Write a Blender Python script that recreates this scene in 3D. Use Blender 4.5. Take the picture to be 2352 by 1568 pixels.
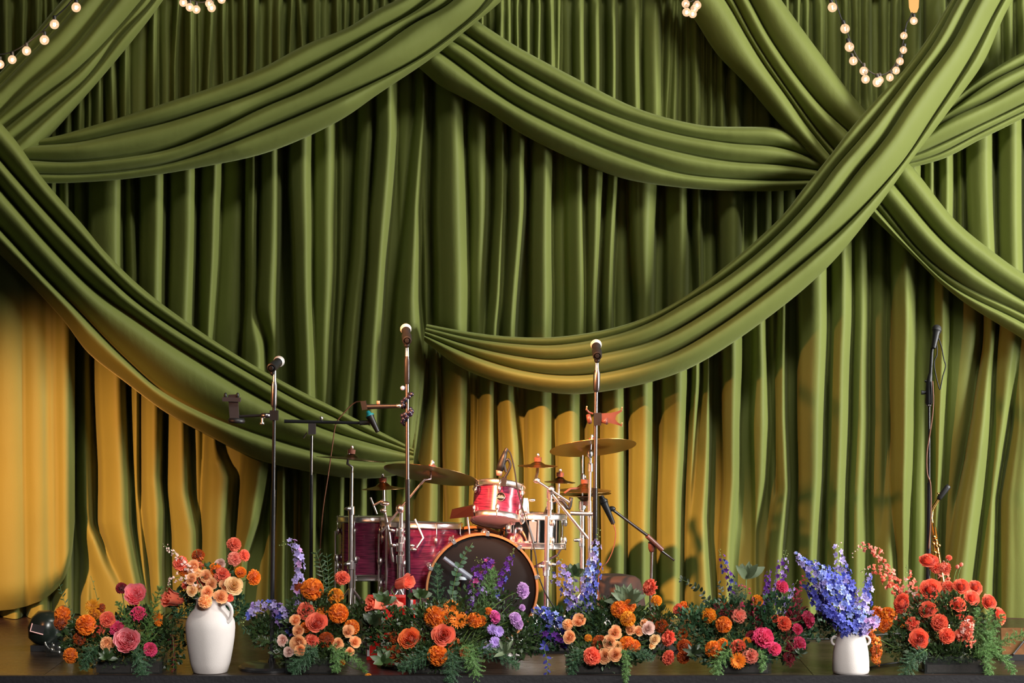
import bpy, math, random
import numpy as np
from mathutils import Vector, Matrix, Quaternion

for o in list(bpy.data.objects):
    bpy.data.objects.remove(o)
scene = bpy.context.scene
COL = scene.collection

# ------------------------------------------------------------------ camera
CAM_Z, CAM_Y, F, CX, HOR = 1.56, -10.0, 5000.0, 1176.0, 773.0
cam_d = bpy.data.cameras.new('camera')
cam = bpy.data.objects.new('camera', cam_d)
COL.objects.link(cam)
cam.location = (0, CAM_Y, CAM_Z)
cam.rotation_euler = (math.pi / 2, 0, 0)
cam_d.sensor_width = 36.0
cam_d.lens = F / 2352.0 * 36.0
cam_d.shift_y = -(784.0 - HOR) / 2352.0
cam_d.clip_end = 100
scene.camera = cam

# ------------------------------------------------------------------ world, lights, exposure
scene.view_settings.view_transform = 'Standard'
scene.view_settings.look = 'None'
scene.view_settings.gamma = 1.0
scene.view_settings.use_curve_mapping = False
scene.view_settings.exposure = 0.0

world = bpy.data.worlds.new('hall')
scene.world = world
world.use_nodes = True
bg = world.node_tree.nodes['Background']
bg.inputs[0].default_value = (0.62, 0.60, 0.55, 1)
bg.inputs[1].default_value = 0.02


def aim(o, target):
    d = Vector(target) - Vector(o.location)
    o.rotation_euler = d.to_track_quat('-Z', 'Y').to_euler()


def area(name, loc, target, size, power, color, sy=None):
    l = bpy.data.lights.new(name, 'AREA')
    l.energy = power
    l.color = color
    l.size = size
    if sy:
        l.shape = 'RECTANGLE'
        l.size_y = sy
    o = bpy.data.objects.new(name, l)
    COL.objects.link(o)
    o.location = loc
    aim(o, target)
    return o


def spot(name, loc, target, deg, power, color, blend=0.6, radius=0.1):
    l = bpy.data.lights.new(name, 'SPOT')
    l.energy = power
    l.color = color
    l.spot_size = math.radians(deg)
    l.spot_blend = blend
    l.shadow_soft_size = radius
    o = bpy.data.objects.new(name, l)
    COL.objects.link(o)
    o.location = loc
    aim(o, target)
    return o


AMBER = (1.0, 0.37, 0.14)
# tall daylight windows of the hall, far to the right
area('window_light', (7.0, -1.6, 3.6), (0.6, 1.9, 0.9), 1.4, 720, (1.0, 0.98, 0.92), 2.0)
# added low fill, brightens the lower right of the curtain
area('low_right_fill', (6.0, -1.2, 1.0), (2.3, 1.9, 0.6), 1.2, 300, (1.0, 0.98, 0.94), 1.6)
# high hall windows, front right
area('hall_light', (2.4, -3.6, 7.2), (0.0, 1.9, 1.7), 2.2, 310, (1.0, 0.96, 0.86), 1.0)
# added soft frontal fill for the curtain faces, not a hall lamp
area('audience_side_fill', (2.8, -7.5, 3.8), (0.0, 1.9, 1.6), 2.4, 18, (1.0, 0.95, 0.85), 1.4)
# added fill spots that brighten the flowers along the stage edge
for hx, tx in ((0.6, -1.75), (1.8, 0.0), (3.0, 1.75)):
    spot('flower_fill_spot', (hx, -8.0, 4.1), (tx, 0.15, 0.12), 12.5, 2450, (1.0, 0.95, 0.9), 0.6, 0.5)
# amber stage wash hung left of the audience, passing over the flowers to the curtain
spot('amber_wash_left', (-4.4, -5.0, 3.2), (-2.52, 1.9, 0.64), 16.5, 10000, AMBER, 1.0, 0.12)
spot('amber_wash_middle', (-1.9, -5.6, 5.4), (0.34, 2.0, 0.46), 12.5, 17000, AMBER, 1.0, 0.10)
spot('amber_wash_right', (-5.5, -3.5, 2.4), (1.9, 1.9, 0.85), 15, 2200, AMBER, 1.0, 0.12)


# ------------------------------------------------------------------ helpers
def P(px, py, d):
    """photo pixel + depth behind the stage edge -> place on the stage"""
    k = (d - CAM_Y) / F
    return Vector(((px - CX) * k, d, CAM_Z - (py - HOR) * k))


def K(d):
    return (d - CAM_Y) / F


MATS = {}


def principled(name):
    m = bpy.data.materials.new(name)
    m.use_nodes = True
    nt = m.node_tree
    return m, nt, nt.nodes['Principled BSDF']


def rgb(r, g, b):
    def f(c):
        c /= 255.0
        return c / 12.92 if c <= 0.04045 else ((c + 0.055) / 1.055) ** 2.4
    return (f(r), f(g), f(b))


def setin(b, name, v):
    if name in b.inputs:
        b.inputs[name].default_value = v


def mat(name, col, rough=0.5, metal=0.0, var=0.15, scale=20.0, bump=0.0, bscale=200.0, **kw):
    if name in MATS:
        return MATS[name]
    m, nt, b = principled(name)
    n = nt.nodes.new('ShaderNodeTexNoise')
    n.inputs['Scale'].default_value = scale
    n.inputs['Detail'].default_value = 4
    tc = nt.nodes.new('ShaderNodeTexCoord')
    nt.links.new(tc.outputs['Object'], n.inputs['Vector'])
    mx = nt.nodes.new('ShaderNodeMix')
    mx.data_type = 'RGBA'
    mx.inputs[6].default_value = tuple(c * (1 - var) for c in col) + (1,)
    mx.inputs[7].default_value = tuple(min(1, c * (1 + var)) for c in col) + (1,)
    nt.links.new(n.outputs['Fac'], mx.inputs[0])
    nt.links.new(mx.outputs[2], b.inputs['Base Color'])
    b.inputs['Roughness'].default_value = rough
    b.inputs['Metallic'].default_value = metal
    for k, v in kw.items():
        setin(b, k.replace('_', ' '), v)
    if bump:
        n2 = nt.nodes.new('ShaderNodeTexNoise')
        n2.inputs['Scale'].default_value = bscale
        nt.links.new(tc.outputs['Object'], n2.inputs['Vector'])
        bp = nt.nodes.new('ShaderNodeBump')
        bp.inputs['Strength'].default_value = bump
        bp.inputs['Distance'].default_value = 0.002
        nt.links.new(n2.outputs['Fac'], bp.inputs['Height'])
        nt.links.new(bp.outputs['Normal'], b.inputs['Normal'])
    MATS[name] = m
    return m


def petal_mat(name, inner, outer, rough=0.55, sss=0.0, var=0.12):
    """petal colour runs from the throat to the rim (attribute pt), each bloom a little different"""
    if name in MATS:
        return MATS[name]
    m, nt, b = principled(name)
    at = nt.nodes.new('ShaderNodeAttribute')
    at.attribute_name = 'pt'
    mx = nt.nodes.new('ShaderNodeMix')
    mx.data_type = 'RGBA'
    mx.inputs[6].default_value = tuple(inner) + (1,)
    mx.inputs[7].default_value = tuple(outer) + (1,)
    nt.links.new(at.outputs['Fac'], mx.inputs[0])
    oi = nt.nodes.new('ShaderNodeObjectInfo')
    mr = nt.nodes.new('ShaderNodeMapRange')
    mr.inputs['To Min'].default_value = 1 - var
    mr.inputs['To Max'].default_value = 1 + var
    nt.links.new(oi.outputs['Random'], mr.inputs['Value'])
    hs = nt.nodes.new('ShaderNodeHueSaturation')
    nt.links.new(mr.outputs['Result'], hs.inputs['Value'])
    nt.links.new(mx.outputs[2], hs.inputs['Color'])
    nt.links.new(hs.outputs['Color'], b.inputs['Base Color'])
    b.inputs['Roughness'].default_value = rough
    setin(b, 'Sheen Weight', 0.15)
    setin(b, 'Specular IOR Level', 0.3)
    tr = nt.nodes.new('ShaderNodeBsdfTranslucent')
    nt.links.new(hs.outputs['Color'], tr.inputs['Color'])
    ms = nt.nodes.new('ShaderNodeMixShader')
    ms.inputs[0].default_value = 0.28
    out = nt.nodes['Material Output']
    nt.links.new(b.outputs[0], ms.inputs[1])
    nt.links.new(tr.outputs[0], ms.inputs[2])
    nt.links.new(ms.outputs[0], out.inputs['Surface'])
    MATS[name] = m
    return m


class MB:
    """collects shapes, then links them as one mesh object"""

    def __init__(self):
        self.v, self.f, self.a = [], [], []

    def add(self, vs, fs, att=None):
        n = len(self.v)
        self.v.extend(Vector(p) for p in vs)
        self.f.extend(tuple(i + n for i in q) for q in fs)
        self.a.extend(att if att is not None else [0.5] * len(vs))
        return self

    def box(self, lo, hi, M=None):
        x0, y0, z0 = lo
        x1, y1, z1 = hi
        vs = [Vector(p) for p in ((x0, y0, z0), (x1, y0, z0), (x1, y1, z0), (x0, y1, z0), (x0, y0, z1), (x1, y0, z1), (x1, y1, z1), (x0, y1, z1))]
        if M:
            vs = [M @ p for p in vs]
        return self.add(vs, [(0, 3, 2, 1), (4, 5, 6, 7), (0, 1, 5, 4), (1, 2, 6, 5), (2, 3, 7, 6), (3, 0, 4, 7)])

    def tube(self, pts, r, n=8, caps=True):
        pts = [Vector(p) for p in pts]
        rs = r if isinstance(r, (list, tuple)) else [r] * len(pts)
        N = len(pts)
        t0 = (pts[1] - pts[0]).normalized()
        up = Vector((0, 0, 1)) if abs(t0.z) < 0.9 else Vector((1, 0, 0))
        nrm = (up - t0 * up.dot(t0)).normalized()
        vs, fs = [], []
        for i in range(N):
            if i == 0:
                t = t0
            elif i == N - 1:
                t = (pts[i] - pts[i - 1])
            else:
                t = (pts[i + 1] - pts[i - 1])
            t = t.normalized() if t.length > 1e-9 else t0
            nrm = (nrm - t * nrm.dot(t))
            nrm = nrm.normalized() if nrm.length > 1e-6 else t.orthogonal().normalized()
            bn = t.cross(nrm)
            for k in range(n):
                a = 2 * math.pi * k / n
                vs.append(pts[i] + (nrm * math.cos(a) + bn * math.sin(a)) * rs[i])
        for i in range(N - 1):
            for k in range(n):
                a, b2 = i * n + k, i * n + (k + 1) % n
                fs.append((a, b2, b2 + n, a + n))
        if caps:
            fs.append(tuple(range(n - 1, -1, -1)))
            fs.append(tuple((N - 1) * n + k for k in range(n)))
        return self.add(vs, fs)

    def lathe(self, prof, n=24, M=None, close=False):
        """prof: (radius, height) pairs turned about z"""
        vs, fs = [], []
        for r, z in prof:
            for k in range(n):
                a = 2 * math.pi * k / n
                p = Vector((r * math.cos(a), r * math.sin(a), z))
                vs.append(M @ p if M else p)
        m = len(prof)
        for i in range(m - 1 if not close else m):
            for k in range(n):
                a, b2 = i * n + k, i * n + (k + 1) % n
                c, d2 = ((i + 1) % m) * n + (k + 1) % n, ((i + 1) % m) * n + k
                fs.append((a, b2, c, d2))
        if not close:
            if prof[0][0] > 1e-5:
                fs.append(tuple(range(n - 1, -1, -1)))
            if prof[-1][0] > 1e-5:
                fs.append(tuple((m - 1) * n + k for k in range(n)))
        return self.add(vs, fs)

    def ball(self, c, r, n=10, m=7, sc=(1, 1, 1), M=None):
        prof = [(math.sin(math.pi * i / m) * r, -math.cos(math.pi * i / m) * r) for i in range(m + 1)]
        T = Matrix.Translation(Vector(c)) @ (M if M else Matrix()) @ Matrix.Diagonal((sc[0], sc[1], sc[2], 1))
        return self.lathe([(max(a, 1e-6), b) for a, b in prof], n, T)

    def build(self, name, m, parent=None, smooth=True, origin=None, label=None):
        me = bpy.data.meshes.new(name)
        off = Vector(origin) if origin is not None else Vector((0, 0, 0))
        me.from_pydata([tuple(p - off) for p in self.v], [], self.f)
        if smooth:
            me.polygons.foreach_set('use_smooth', [True] * len(me.polygons))
        at = me.attributes.new('pt', 'FLOAT', 'POINT')
        at.data.foreach_set('value', self.a)
        me.materials.append(m)
        me.update()
        o = bpy.data.objects.new(name, me)
        COL.objects.link(o)
        if parent is not None:
            o.parent = parent
        elif origin is not None:
            o.location = off
        if label:
            o['label'] = label
        return o


def smooth_sharp(o, deg=35):
    me = o.data
    try:
        me.set_sharp_from_angle(angle=math.radians(deg))
    except Exception:
        pass
    return o


class Thing:
    """an Empty at the thing's base; parts are given in place and hung under it"""

    def __init__(self, name, label, cat, loc, group=None):
        o = bpy.data.objects.new(name, None)
        o.empty_display_size = 0.02
        COL.objects.link(o)
        o.location = loc
        o['label'] = label
        o['category'] = cat
        if group:
            o['group'] = group
        self.o = o
        self.loc = Vector(loc)

    def part(self, name, mb, m, parent=None, sharp=None, label=None, kind=None):
        c = mb.build(name, m, parent or self.o, True, self.loc, label)
        if sharp:
            smooth_sharp(c, sharp)
        if kind:
            c['kind'] = kind
        return c

    def tube(self, name, pts, r, m, n=8, parent=None, label=None):
        return self.part(name, MB().tube(pts, r, n), m, parent, 50, label)


def tag(o, label, cat, group=None, kind=None):
    o['label'] = label
    o['category'] = cat
    if group:
        o['group'] = group
    if kind:
        o['kind'] = kind
    return o


def structure(o):
    o['kind'] = 'structure'
    return o


def catmull(pts, n):
    """smooth resampling of a polyline (numpy rows) to n points by length"""
    p = np.array(pts, float)
    seg = np.linalg.norm(np.diff(p, axis=0), axis=1)
    s = np.concatenate([[0], np.cumsum(seg)])
    q = np.linspace(0, s[-1], n)
    m = np.zeros_like(p)
    m[1:-1] = (p[2:] - p[:-2]) / (s[2:] - s[:-2])[:, None]
    m[0] = (p[1] - p[0]) / (s[1] - s[0])
    m[-1] = (p[-1] - p[-2]) / (s[-1] - s[-2])
    i = np.clip(np.searchsorted(s, q, side='right') - 1, 0, len(s) - 2)
    h = (s[i + 1] - s[i])
    t = (q - s[i]) / h
    t2, t3 = t * t, t * t * t
    return ((2 * t3 - 3 * t2 + 1)[:, None] * p[i] + ((t3 - 2 * t2 + t) * h)[:, None] * m[i]
            + (-2 * t3 + 3 * t2)[:, None] * p[i + 1] + ((t3 - t2) * h)[:, None] * m[i + 1])
# ------------------------------------------------------------------ large structure: stage, wall behind
def floor_mat():
    m, nt, b = principled('stage_floor')
    tc = nt.nodes.new('ShaderNodeTexCoord')
    mp = nt.nodes.new('ShaderNodeMapping')
    mp.inputs['Scale'].default_value = (1.2, 26, 1)
    nt.links.new(tc.outputs['Object'], mp.inputs['Vector'])
    n = nt.nodes.new('ShaderNodeTexNoise')
    n.inputs['Scale'].default_value = 4
    n.inputs['Detail'].default_value = 8
    nt.links.new(mp.outputs[0], n.inputs['Vector'])
    cr = nt.nodes.new('ShaderNodeValToRGB')
    cr.color_ramp.elements[0].position = 0.3
    cr.color_ramp.elements[0].color = (0.012, 0.008, 0.006, 1)
    cr.color_ramp.elements[1].position = 0.75
    cr.color_ramp.elements[1].color = (0.055, 0.034, 0.022, 1)
    nt.links.new(n.outputs['Fac'], cr.inputs[0])
    nt.links.new(cr.outputs[0], b.inputs['Base Color'])
    mr = nt.nodes.new('ShaderNodeMapRange')
    mr.inputs['To Min'].default_value = 0.16
    mr.inputs['To Max'].default_value = 0.42
    nt.links.new(n.outputs['Fac'], mr.inputs['Value'])
    nt.links.new(mr.outputs[0], b.inputs['Roughness'])
    return m


FLOOR = floor_mat()
WOODBLACK = mat('black_paint', (0.012, 0.011, 0.012), 0.55, 0, 0.4, 60, 0.3, 90)
root = bpy.data.objects.new('floor', None)
COL.objects.link(root)
structure(root)
# stage deck: dark glossy sheets with hairline joints
xs = [-4.6, -3.38, -2.16, -0.94, 0.17, 1.39, 2.61, 3.83, 4.6]
for i in range(len(xs) - 1):
    for y0, y1 in ((0.02, 1.24), (1.243, 2.95)):
        mb = MB()
        mb.box((xs[i] + 0.0015, y0, -0.02), (xs[i + 1] - 0.0015, y1, 0.0))
        mb.build('deck_panel', FLOOR, root, False)
MB().box((-4.6, 0.0, -0.03), (4.6, 2.95, -0.021)).build('deck_underlay', WOODBLACK, root, False)
structure(MB().box((-4.6, -0.012, -0.9), (4.6, 0.0199, 0.004)).build('trim_1', mat('stage_edge', (0.008, 0.007, 0.009), 0.5, 0, 0.6, 300, 0.5, 60), None, False))
structure(MB().box((-4.6, 2.95, -0.9), (4.6, 3.05, 4.6)).build('wall_back', mat('old_wall', (0.16, 0.075, 0.045), 0.85, 0, 0.35, 6, 0.5, 40), None, False))

# black drum rug
RUG = mat('rug', (0.008, 0.007, 0.008), 0.95, 0, 0.3, 80, 0.6, 400)
a, b2 = P(826, 1500, 0.73), P(1566, 1500, 0.73)
mb = MB().box((a.x, 0.73, 0.0), (b2.x, 2.0, 0.014))
tag(mb.build('drum_rug', RUG, None, False), 'flat black rug lying under the drum kit', 'rug')


# ------------------------------------------------------------------ curtains
def cloth_mat(name, col, sheen=0.22, rough=0.62):
    m, nt, b = principled(name)
    tc = nt.nodes.new('ShaderNodeTexCoord')
    n = nt.nodes.new('ShaderNodeTexNoise')
    n.inputs['Scale'].default_value = 2.2
    n.inputs['Detail'].default_value = 3
    nt.links.new(tc.outputs['Object'], n.inputs['Vector'])
    mx = nt.nodes.new('ShaderNodeMix')
    mx.data_type = 'RGBA'
    mx.inputs[6].default_value = tuple(c * 0.86 for c in col) + (1,)
    mx.inputs[7].default_value = tuple(c * 1.14 for c in col) + (1,)
    nt.links.new(n.outputs['Fac'], mx.inputs[0])
    nt.links.new(mx.outputs[2], b.inputs['Base Color'])
    b.inputs['Roughness'].default_value = rough
    setin(b, 'Specular IOR Level', 0.2)
    setin(b, 'Sheen Weight', sheen)
    setin(b, 'Sheen Roughness', 0.35)
    if 'Sheen Tint' in b.inputs:
        b.inputs['Sheen Tint'].default_value = (0.7, 0.8, 0.4, 1)
    # fine weave
    mp = nt.nodes.new('ShaderNodeMapping')
    mp.inputs['Scale'].default_value = (1, 1, 0.25)
    nt.links.new(tc.outputs['Object'], mp.inputs['Vector'])
    n2 = nt.nodes.new('ShaderNodeTexNoise')
    n2.inputs['Scale'].default_value = 420
    nt.links.new(mp.outputs[0], n2.inputs['Vector'])
    n3 = nt.nodes.new('ShaderNodeTexNoise')
    n3.inputs['Scale'].default_value = 14
    n3.inputs['Detail'].default_value = 2
    nt.links.new(mp.outputs[0], n3.inputs['Vector'])
    ad = nt.nodes.new('ShaderNodeMath')
    ad.operation = 'MULTIPLY_ADD'
    ad.inputs[1].default_value = 6.0
    nt.links.new(n3.outputs['Fac'], ad.inputs[0])
    nt.links.new(n2.outputs['Fac'], ad.inputs[2])
    bp = nt.nodes.new('ShaderNodeBump')
    bp.inputs['Strength'].default_value = 0.35
    bp.inputs['Distance'].default_value = 0.0015
    nt.links.new(ad.outputs[0], bp.inputs['Height'])
    nt.links.new(bp.outputs['Normal'], b.inputs['Normal'])
    return m


CLOTH = cloth_mat('green_satin', (0.128, 0.152, 0.037))

TOPY, BOTY = -70.0, 1424.0


def T1(x):   # where the upper gathers vanish behind the upper swags
    return np.interp(x, [0, 100, 280, 485, 600, 800, 957, 1060, 1200, 1343, 1438, 1557, 1700, 1850, 1900, 1960, 2050, 2150, 2250, 2352],
                     [330, 360, 340, 290, 250, 160, 70, 70, 210, 290, 330, 360, 370, 370, 300, 260, 200, 190, 170, 180])


def T2(x):   # where the middle folds vanish behind the lower swags
    return np.interp(x, [0, 100, 200, 325, 448, 574, 700, 850, 945, 980, 1100, 1200, 1300, 1400, 1534, 1668, 1780, 1900, 2000, 2060, 2160, 2250, 2352],
                     [430, 560, 680, 780, 860, 940, 990, 1040, 1055, 770, 815, 835, 840, 825, 780, 700, 600, 480, 430, 480, 570, 650, 700])


FOLDS = []   # (band, strength, [(y, xl, xr), ...])


def band(b, txt):
    for line in txt.strip().split(';'):
        line = line.strip()
        if not line:
            continue
        k = 1.0
        if line[0] == '~':
            k, line = 0.45, line[1:]
        elif line[0] == '-':
            k, line = 0.7, line[1:]
        kn = []
        for q in line.split('/'):
            kn.append(tuple(float(z) for z in q.split()))
        if len(kn[0]) == 2:
            kn = [(100.0,) + kn[0]]
        FOLDS.append((b, k, kn))


band('top', '''0 25; 37 60; 74 94; 97 107; 110 128; 143 166; 171 194; 196 209; 211 238; 0 236 258/150 238 266/300 246 272; 273 295; ~296 339; 342 362;
~364 392; 0 400 416/150 394 408; 425 447; -452 460; 0 476 492/200 467 484; 507 519; -529 541; 551 567; 573 593; -609 627; 628 649; 0 664 676/150 659 669;
0 679 693/120 686 701; 712 732; ~734 756; 767 782; 783 797; 806 820; 828 843; 850 866; 872 890; 900 915; 920 940; 948 962; 970 990; 1000 1020;
1030 1050; 1058 1075; 1082 1096; 1100 1113; -1119 1134; 1138 1159; 1161 1176; 1182 1195; 1203 1220; 1227 1243; 1254 1274; 1275 1287; ~1290 1316; 1317 1345;
1355 1382; 1392 1418; 1434 1474; 1475 1519; 0 1532 1549/250 1520 1536; 0 1550 1560/250 1537 1556; 1569 1583; 1584 1609; 1612 1621; 1625 1641; 1643 1667;
1673 1704; ~1718 1734; ~1736 1775; 1803 1815; 1826 1839; 1845 1862; 1869 1895; ~1898 1930; 1932 1951; 1953 1975; 1976 2001; -2018 2042; 2044 2068; 2071 2117; 2119 2174;
2180 2215; 2222 2260; ~2270 2304; -2306 2330; -2333 2362; 2370 2400; 2410 2450; 2460 2500; 2510 2555; 2565 2610; -30 -6; -62 -38; -100 -70; -140 -108; -190 -150''')
band('mid', '''-134 163; -165 195; 420 200 283/650 200 286; 420 285 308/620 285 315; 420 321 386/690 318 382; 420 387 454/600 386 449/740 384 445;
420 459 509/600 457 501/780 457 489; ~420 511 559/600 504 554/790 491 549; 420 564 593/600 563 590/720 560 585/790 556 608/900 550 612;
420 595 649/600 591 644/720 588 641/790 614 642/900 612 640; 420 661 716/600 671 717/790 678 721/950 682 724; -420 717 772/600 717 770/790 721 763/950 722 758;
-420 772 794/600 772 790/790 765 784; 305 821 858/480 811 846/600 804 841/790 785 825/950 770 812; 305 860 911/480 847 899/600 843 889/790 827 876/950 818 868;
~250 912 951/480 914 928/560 916 920; 250 953 982/480 930 964/690 907 966/800 898 975/950 880 978/1060 870 980; -250 960 982/480 965 982/690 969 985/780 976 985;
290 998 1067/480 995 1074/690 996 1075/760 997 1075; -290 1069 1123/480 1076 1121/690 1077 1117; 290 1133 1165/480 1131 1163/690 1117 1152/760 1112 1146;
305 1168 1212/480 1165 1209/690 1151 1191/760 1146 1186; 340 1217 1268/480 1215 1266/690 1213 1268; ~1270 1300; -1296 1345; 410 1347 1389/690 1345 1375;
410 1393 1422/690 1379 1408; ~1410 1440; 440 1442 1512/690 1456 1502; 440 1529 1583/690 1527 1581; 440 1585 1615/640 1593 1614; ~1617 1643; 460 1646 1706/600 1650 1704;
~1720 1740; ~1743 1773; ~1776 1800; ~1802 1830; -1840 1870; 1875 1910; 1915 1960; 1970 2010; 2020 2060; 2070 2118; 2120 2151; 2152 2191; 2193 2214; 400 2216 2284/600 2222 2290; 400 2290 2352/600 2294 2356; 2360 2420; 2430 2480; 2490 2560; 2565 2620;
60 100; 20 55; -30 15; -90 -40; -160 -100; 102 131''')
band('low', '''1000 173 208/1170 176 212/1230 184 214; 1150 176 180/1222 180 224/1290 189 258/1335 196 290/1424 208 345; 885 215 290/1060 225 297/1200 224 304/1300 256 320/1424 300 342;
920 294 320/1130 301 322/1306 318 339/1424 330 352; 950 322 375/1100 323 372/1170 325 381/1300 342 378/1424 350 380; 970 383 431/1130 384 438/1220 392 458/1424 402 460;
~1025 432 464; 1020 474 502/1095 467 539/1200 462 530/1424 455 520; 1060 555 621/1130 550 610/1200 546 596/1270 539 572/1424 528 556; -1100 622 635/1200 609 624/1424 604 622;
1095 637 662/1300 634 660; ~663 689; 691 730; -738 752; 755 797; 799 851; 861 905; ~908 932; -1055 936 960/1200 925 952;
800 940 982/900 930 975/1030 915 962/1150 905 940; 900 984 1011/1070 955 1009/1300 945 1006; 870 1011 1074/1030 1017 1073/1150 1024 1070/1424 1028 1068; ~1075 1095; 910 1101 1139/1030 1097 1141/1200 1100 1139;
910 1142 1185/1030 1144 1197/1250 1146 1200; ~1190 1206; 1206 1274; 1276 1337; 1346 1377; 1378 1438; 930 1441 1502/1150 1441 1498/1400 1441 1496;
878 1518 1581/1150 1513 1570/1424 1512 1566; 878 1585 1609/1100 1574 1597/1250 1572 1590; 878 1610 1634/1010 1600 1633/1190 1585 1626/1325 1580 1634/1424 1578 1640; 830 1656 1702/1100 1661 1697/1260 1654 1686/1424 1650 1680;
-790 1728 1760/970 1723 1768/1100 1727 1760/1220 1730 1742; ~790 1764 1784; 790 1786 1808/970 1781 1808/1125 1786 1815/1260 1763 1800/1424 1750 1796;
745 1830 1904/1100 1833 1893/1280 1830 1880/1424 1828 1876; 745 1905 1958/1100 1894 1944/1260 1889 1938; -745 1960 1996/970 1953 1993/1150 1946 1986; ~1998 2035; -745 2036 2045/1010 2036 2044/1230 2018 2058/1424 2005 2060;
745 2046 2101/1100 2047 2094/1280 2058 2086/1424 2060 2084; ~745 2102 2137/1100 2095 2130/1424 2090 2128; 745 2139 2180/970 2139 2168/1190 2138 2157/1424 2134 2152; ~745 2182 2258/970 2172 2230/1140 2160 2196;
790 2259 2291/970 2232 2278/1145 2197 2260/1325 2170 2238/1424 2158 2232; 745 2293 2354/970 2278 2318/1145 2260 2291/1325 2238 2282/1424 2232 2280; 970 2322 2392/1145 2294 2392/1325 2284 2410/1424 2282 2412; 745 2360 2420/970 2395 2440/1424 2415 2470; 2475 2530; 2540 2600;
120 168; 60 116; 0 56; -60 -6; -130 -70; -200 -140''')

GX = np.arange(-230, 2585, 2.4)
GY = np.concatenate([np.arange(TOPY, 60, 8), np.arange(60, 1060, 14), np.arange(1060, BOTY, 7), [BOTY]])
YY, XX = np.meshgrid(GY, GX, indexing='ij')
H = np.zeros_like(XX)
rng = np.random.RandomState(4)
W1 = 1 / (1 + np.exp((YY - T1(XX)) / 10.0))
W3 = 1 / (1 + np.exp(-(YY - T2(XX)) / 10.0))
W2 = np.clip(1 - W1 - W3, 0, 1)
# between the two seams at the middle there is no swag: the folds run on
for bname, k, kn in FOLDS:
    ys = np.array([q[0] for q in kn])
    xl = np.interp(GY, ys, [q[1] for q in kn])
    xr = np.interp(GY, ys, [q[2] for q in kn])
    ph = rng.rand(3) * 6.28
    wob = 1.2 * np.sin(GY / 130.0 + ph[0]) + 0.7 * np.sin(GY / 47.0 + ph[1])
    xl, xr = xl + wob, xr + wob * 0.8
    w = np.maximum(xr - xl, 2.0)
    mid = (xl + xr) / 2
    c0, c1 = np.searchsorted(GX, [xl.min() - 3, xr.max() + 3])
    if c1 <= c0:
        continue
    t = (XX[:, c0:c1] - mid[:, None]) / (w / 2)[:, None]
    t = np.clip(t, -1, 1)
    amp = np.minimum(0.04 + 0.0024 * w * 1.5, 0.22) * (0.85 + 0.3 * rng.rand()) * k
    # pleats: quick rise on the left, flat leaning face, round crest near the right edge
    f = (t + 1) / 2
    le, cr, lo = 0.12 + 0.12 * rng.rand(), 0.62 + 0.14 * rng.rand(), 0.62 + 0.2 * rng.rand()
    if rng.rand() < 0.22:
        le, cr, lo = 0.35, 0.6, 0.9
    p1 = lo * np.sqrt(np.clip(1 - (1 - np.clip(f / le, 0, 1)) ** 2, 0, 1))
    p2 = lo + (1 - lo) * np.sin(np.clip((f - le) / (cr - le), 0, 1) * np.pi / 2)
    p3 = np.sqrt(np.clip(1 - (np.clip((f - cr) / (1 - cr), 0, 1)) ** 2, 0, 1))
    prof = np.where(f < le, p1, np.where(f < cr, p2, p3))
    Wb = {'top': W1, 'mid': W2, 'low': W3}[bname][:, c0:c1]
    back = 0.03 * (1 - k)
    H[:, c0:c1] = np.maximum(H[:, c0:c1], (amp[:, None] * prof - back) * Wb)
# gathers at the heading: shallow crumples where the cloth is tied to the pipe
hd = np.clip((40 - YY) / 60, 0, 1)
H = H * (1 - 0.35 * hd) + hd * 0.012 * np.sin(XX / 5.1 + 2 * np.sin(YY / 17.0) + np.sin(XX / 31.0))
# slow slack in the cloth
H += 0.006 * np.sin(YY / 95.0 + XX / 60.0) * np.clip((YY - 300) / 600, 0, 1)
# smooth a touch across the folds
H = (np.roll(H, 1, 1) + 2 * H + np.roll(H, -1, 1)) / 4
H = (np.roll(H, 1, 1) + 2 * H + np.roll(H, -1, 1)) / 4
for _ in range(2):
    H[1:-1] = (H[:-2] + 2 * H[1:-1] + H[2:]) / 4
DBACK = 2.24
DD = DBACK - H
KX = (DD - CAM_Y) / F
VX = (XX - CX) * KX
VZ = CAM_Z - (YY - HOR) * KX
VZ = np.maximum(VZ, 0.003)


def grid_obj(name, vx, vy, vz, m):
    r, c = vx.shape
    co = np.stack([vx, vy, vz], -1).reshape(-1, 3)
    idx = np.arange(r * c).reshape(r, c)
    fs = np.stack([idx[:-1, :-1], idx[1:, :-1], idx[1:, 1:], idx[:-1, 1:]], -1).reshape(-1, 4)
    me = bpy.data.meshes.new(name)
    me.vertices.add(len(co))
    me.vertices.foreach_set('co', co.ravel())
    me.loops.add(fs.size)
    me.loops.foreach_set('vertex_index', fs.ravel())
    me.polygons.add(len(fs))
    me.polygons.foreach_set('loop_start', np.arange(0, fs.size, 4))
    me.polygons.foreach_set('loop_total', np.full(len(fs), 4))
    me.polygons.foreach_set('use_smooth', np.ones(len(fs), bool))
    me.update(calc_edges=True)
    me.materials.append(m)
    o = bpy.data.objects.new(name, me)
    COL.objects.link(o)
    return o


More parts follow.
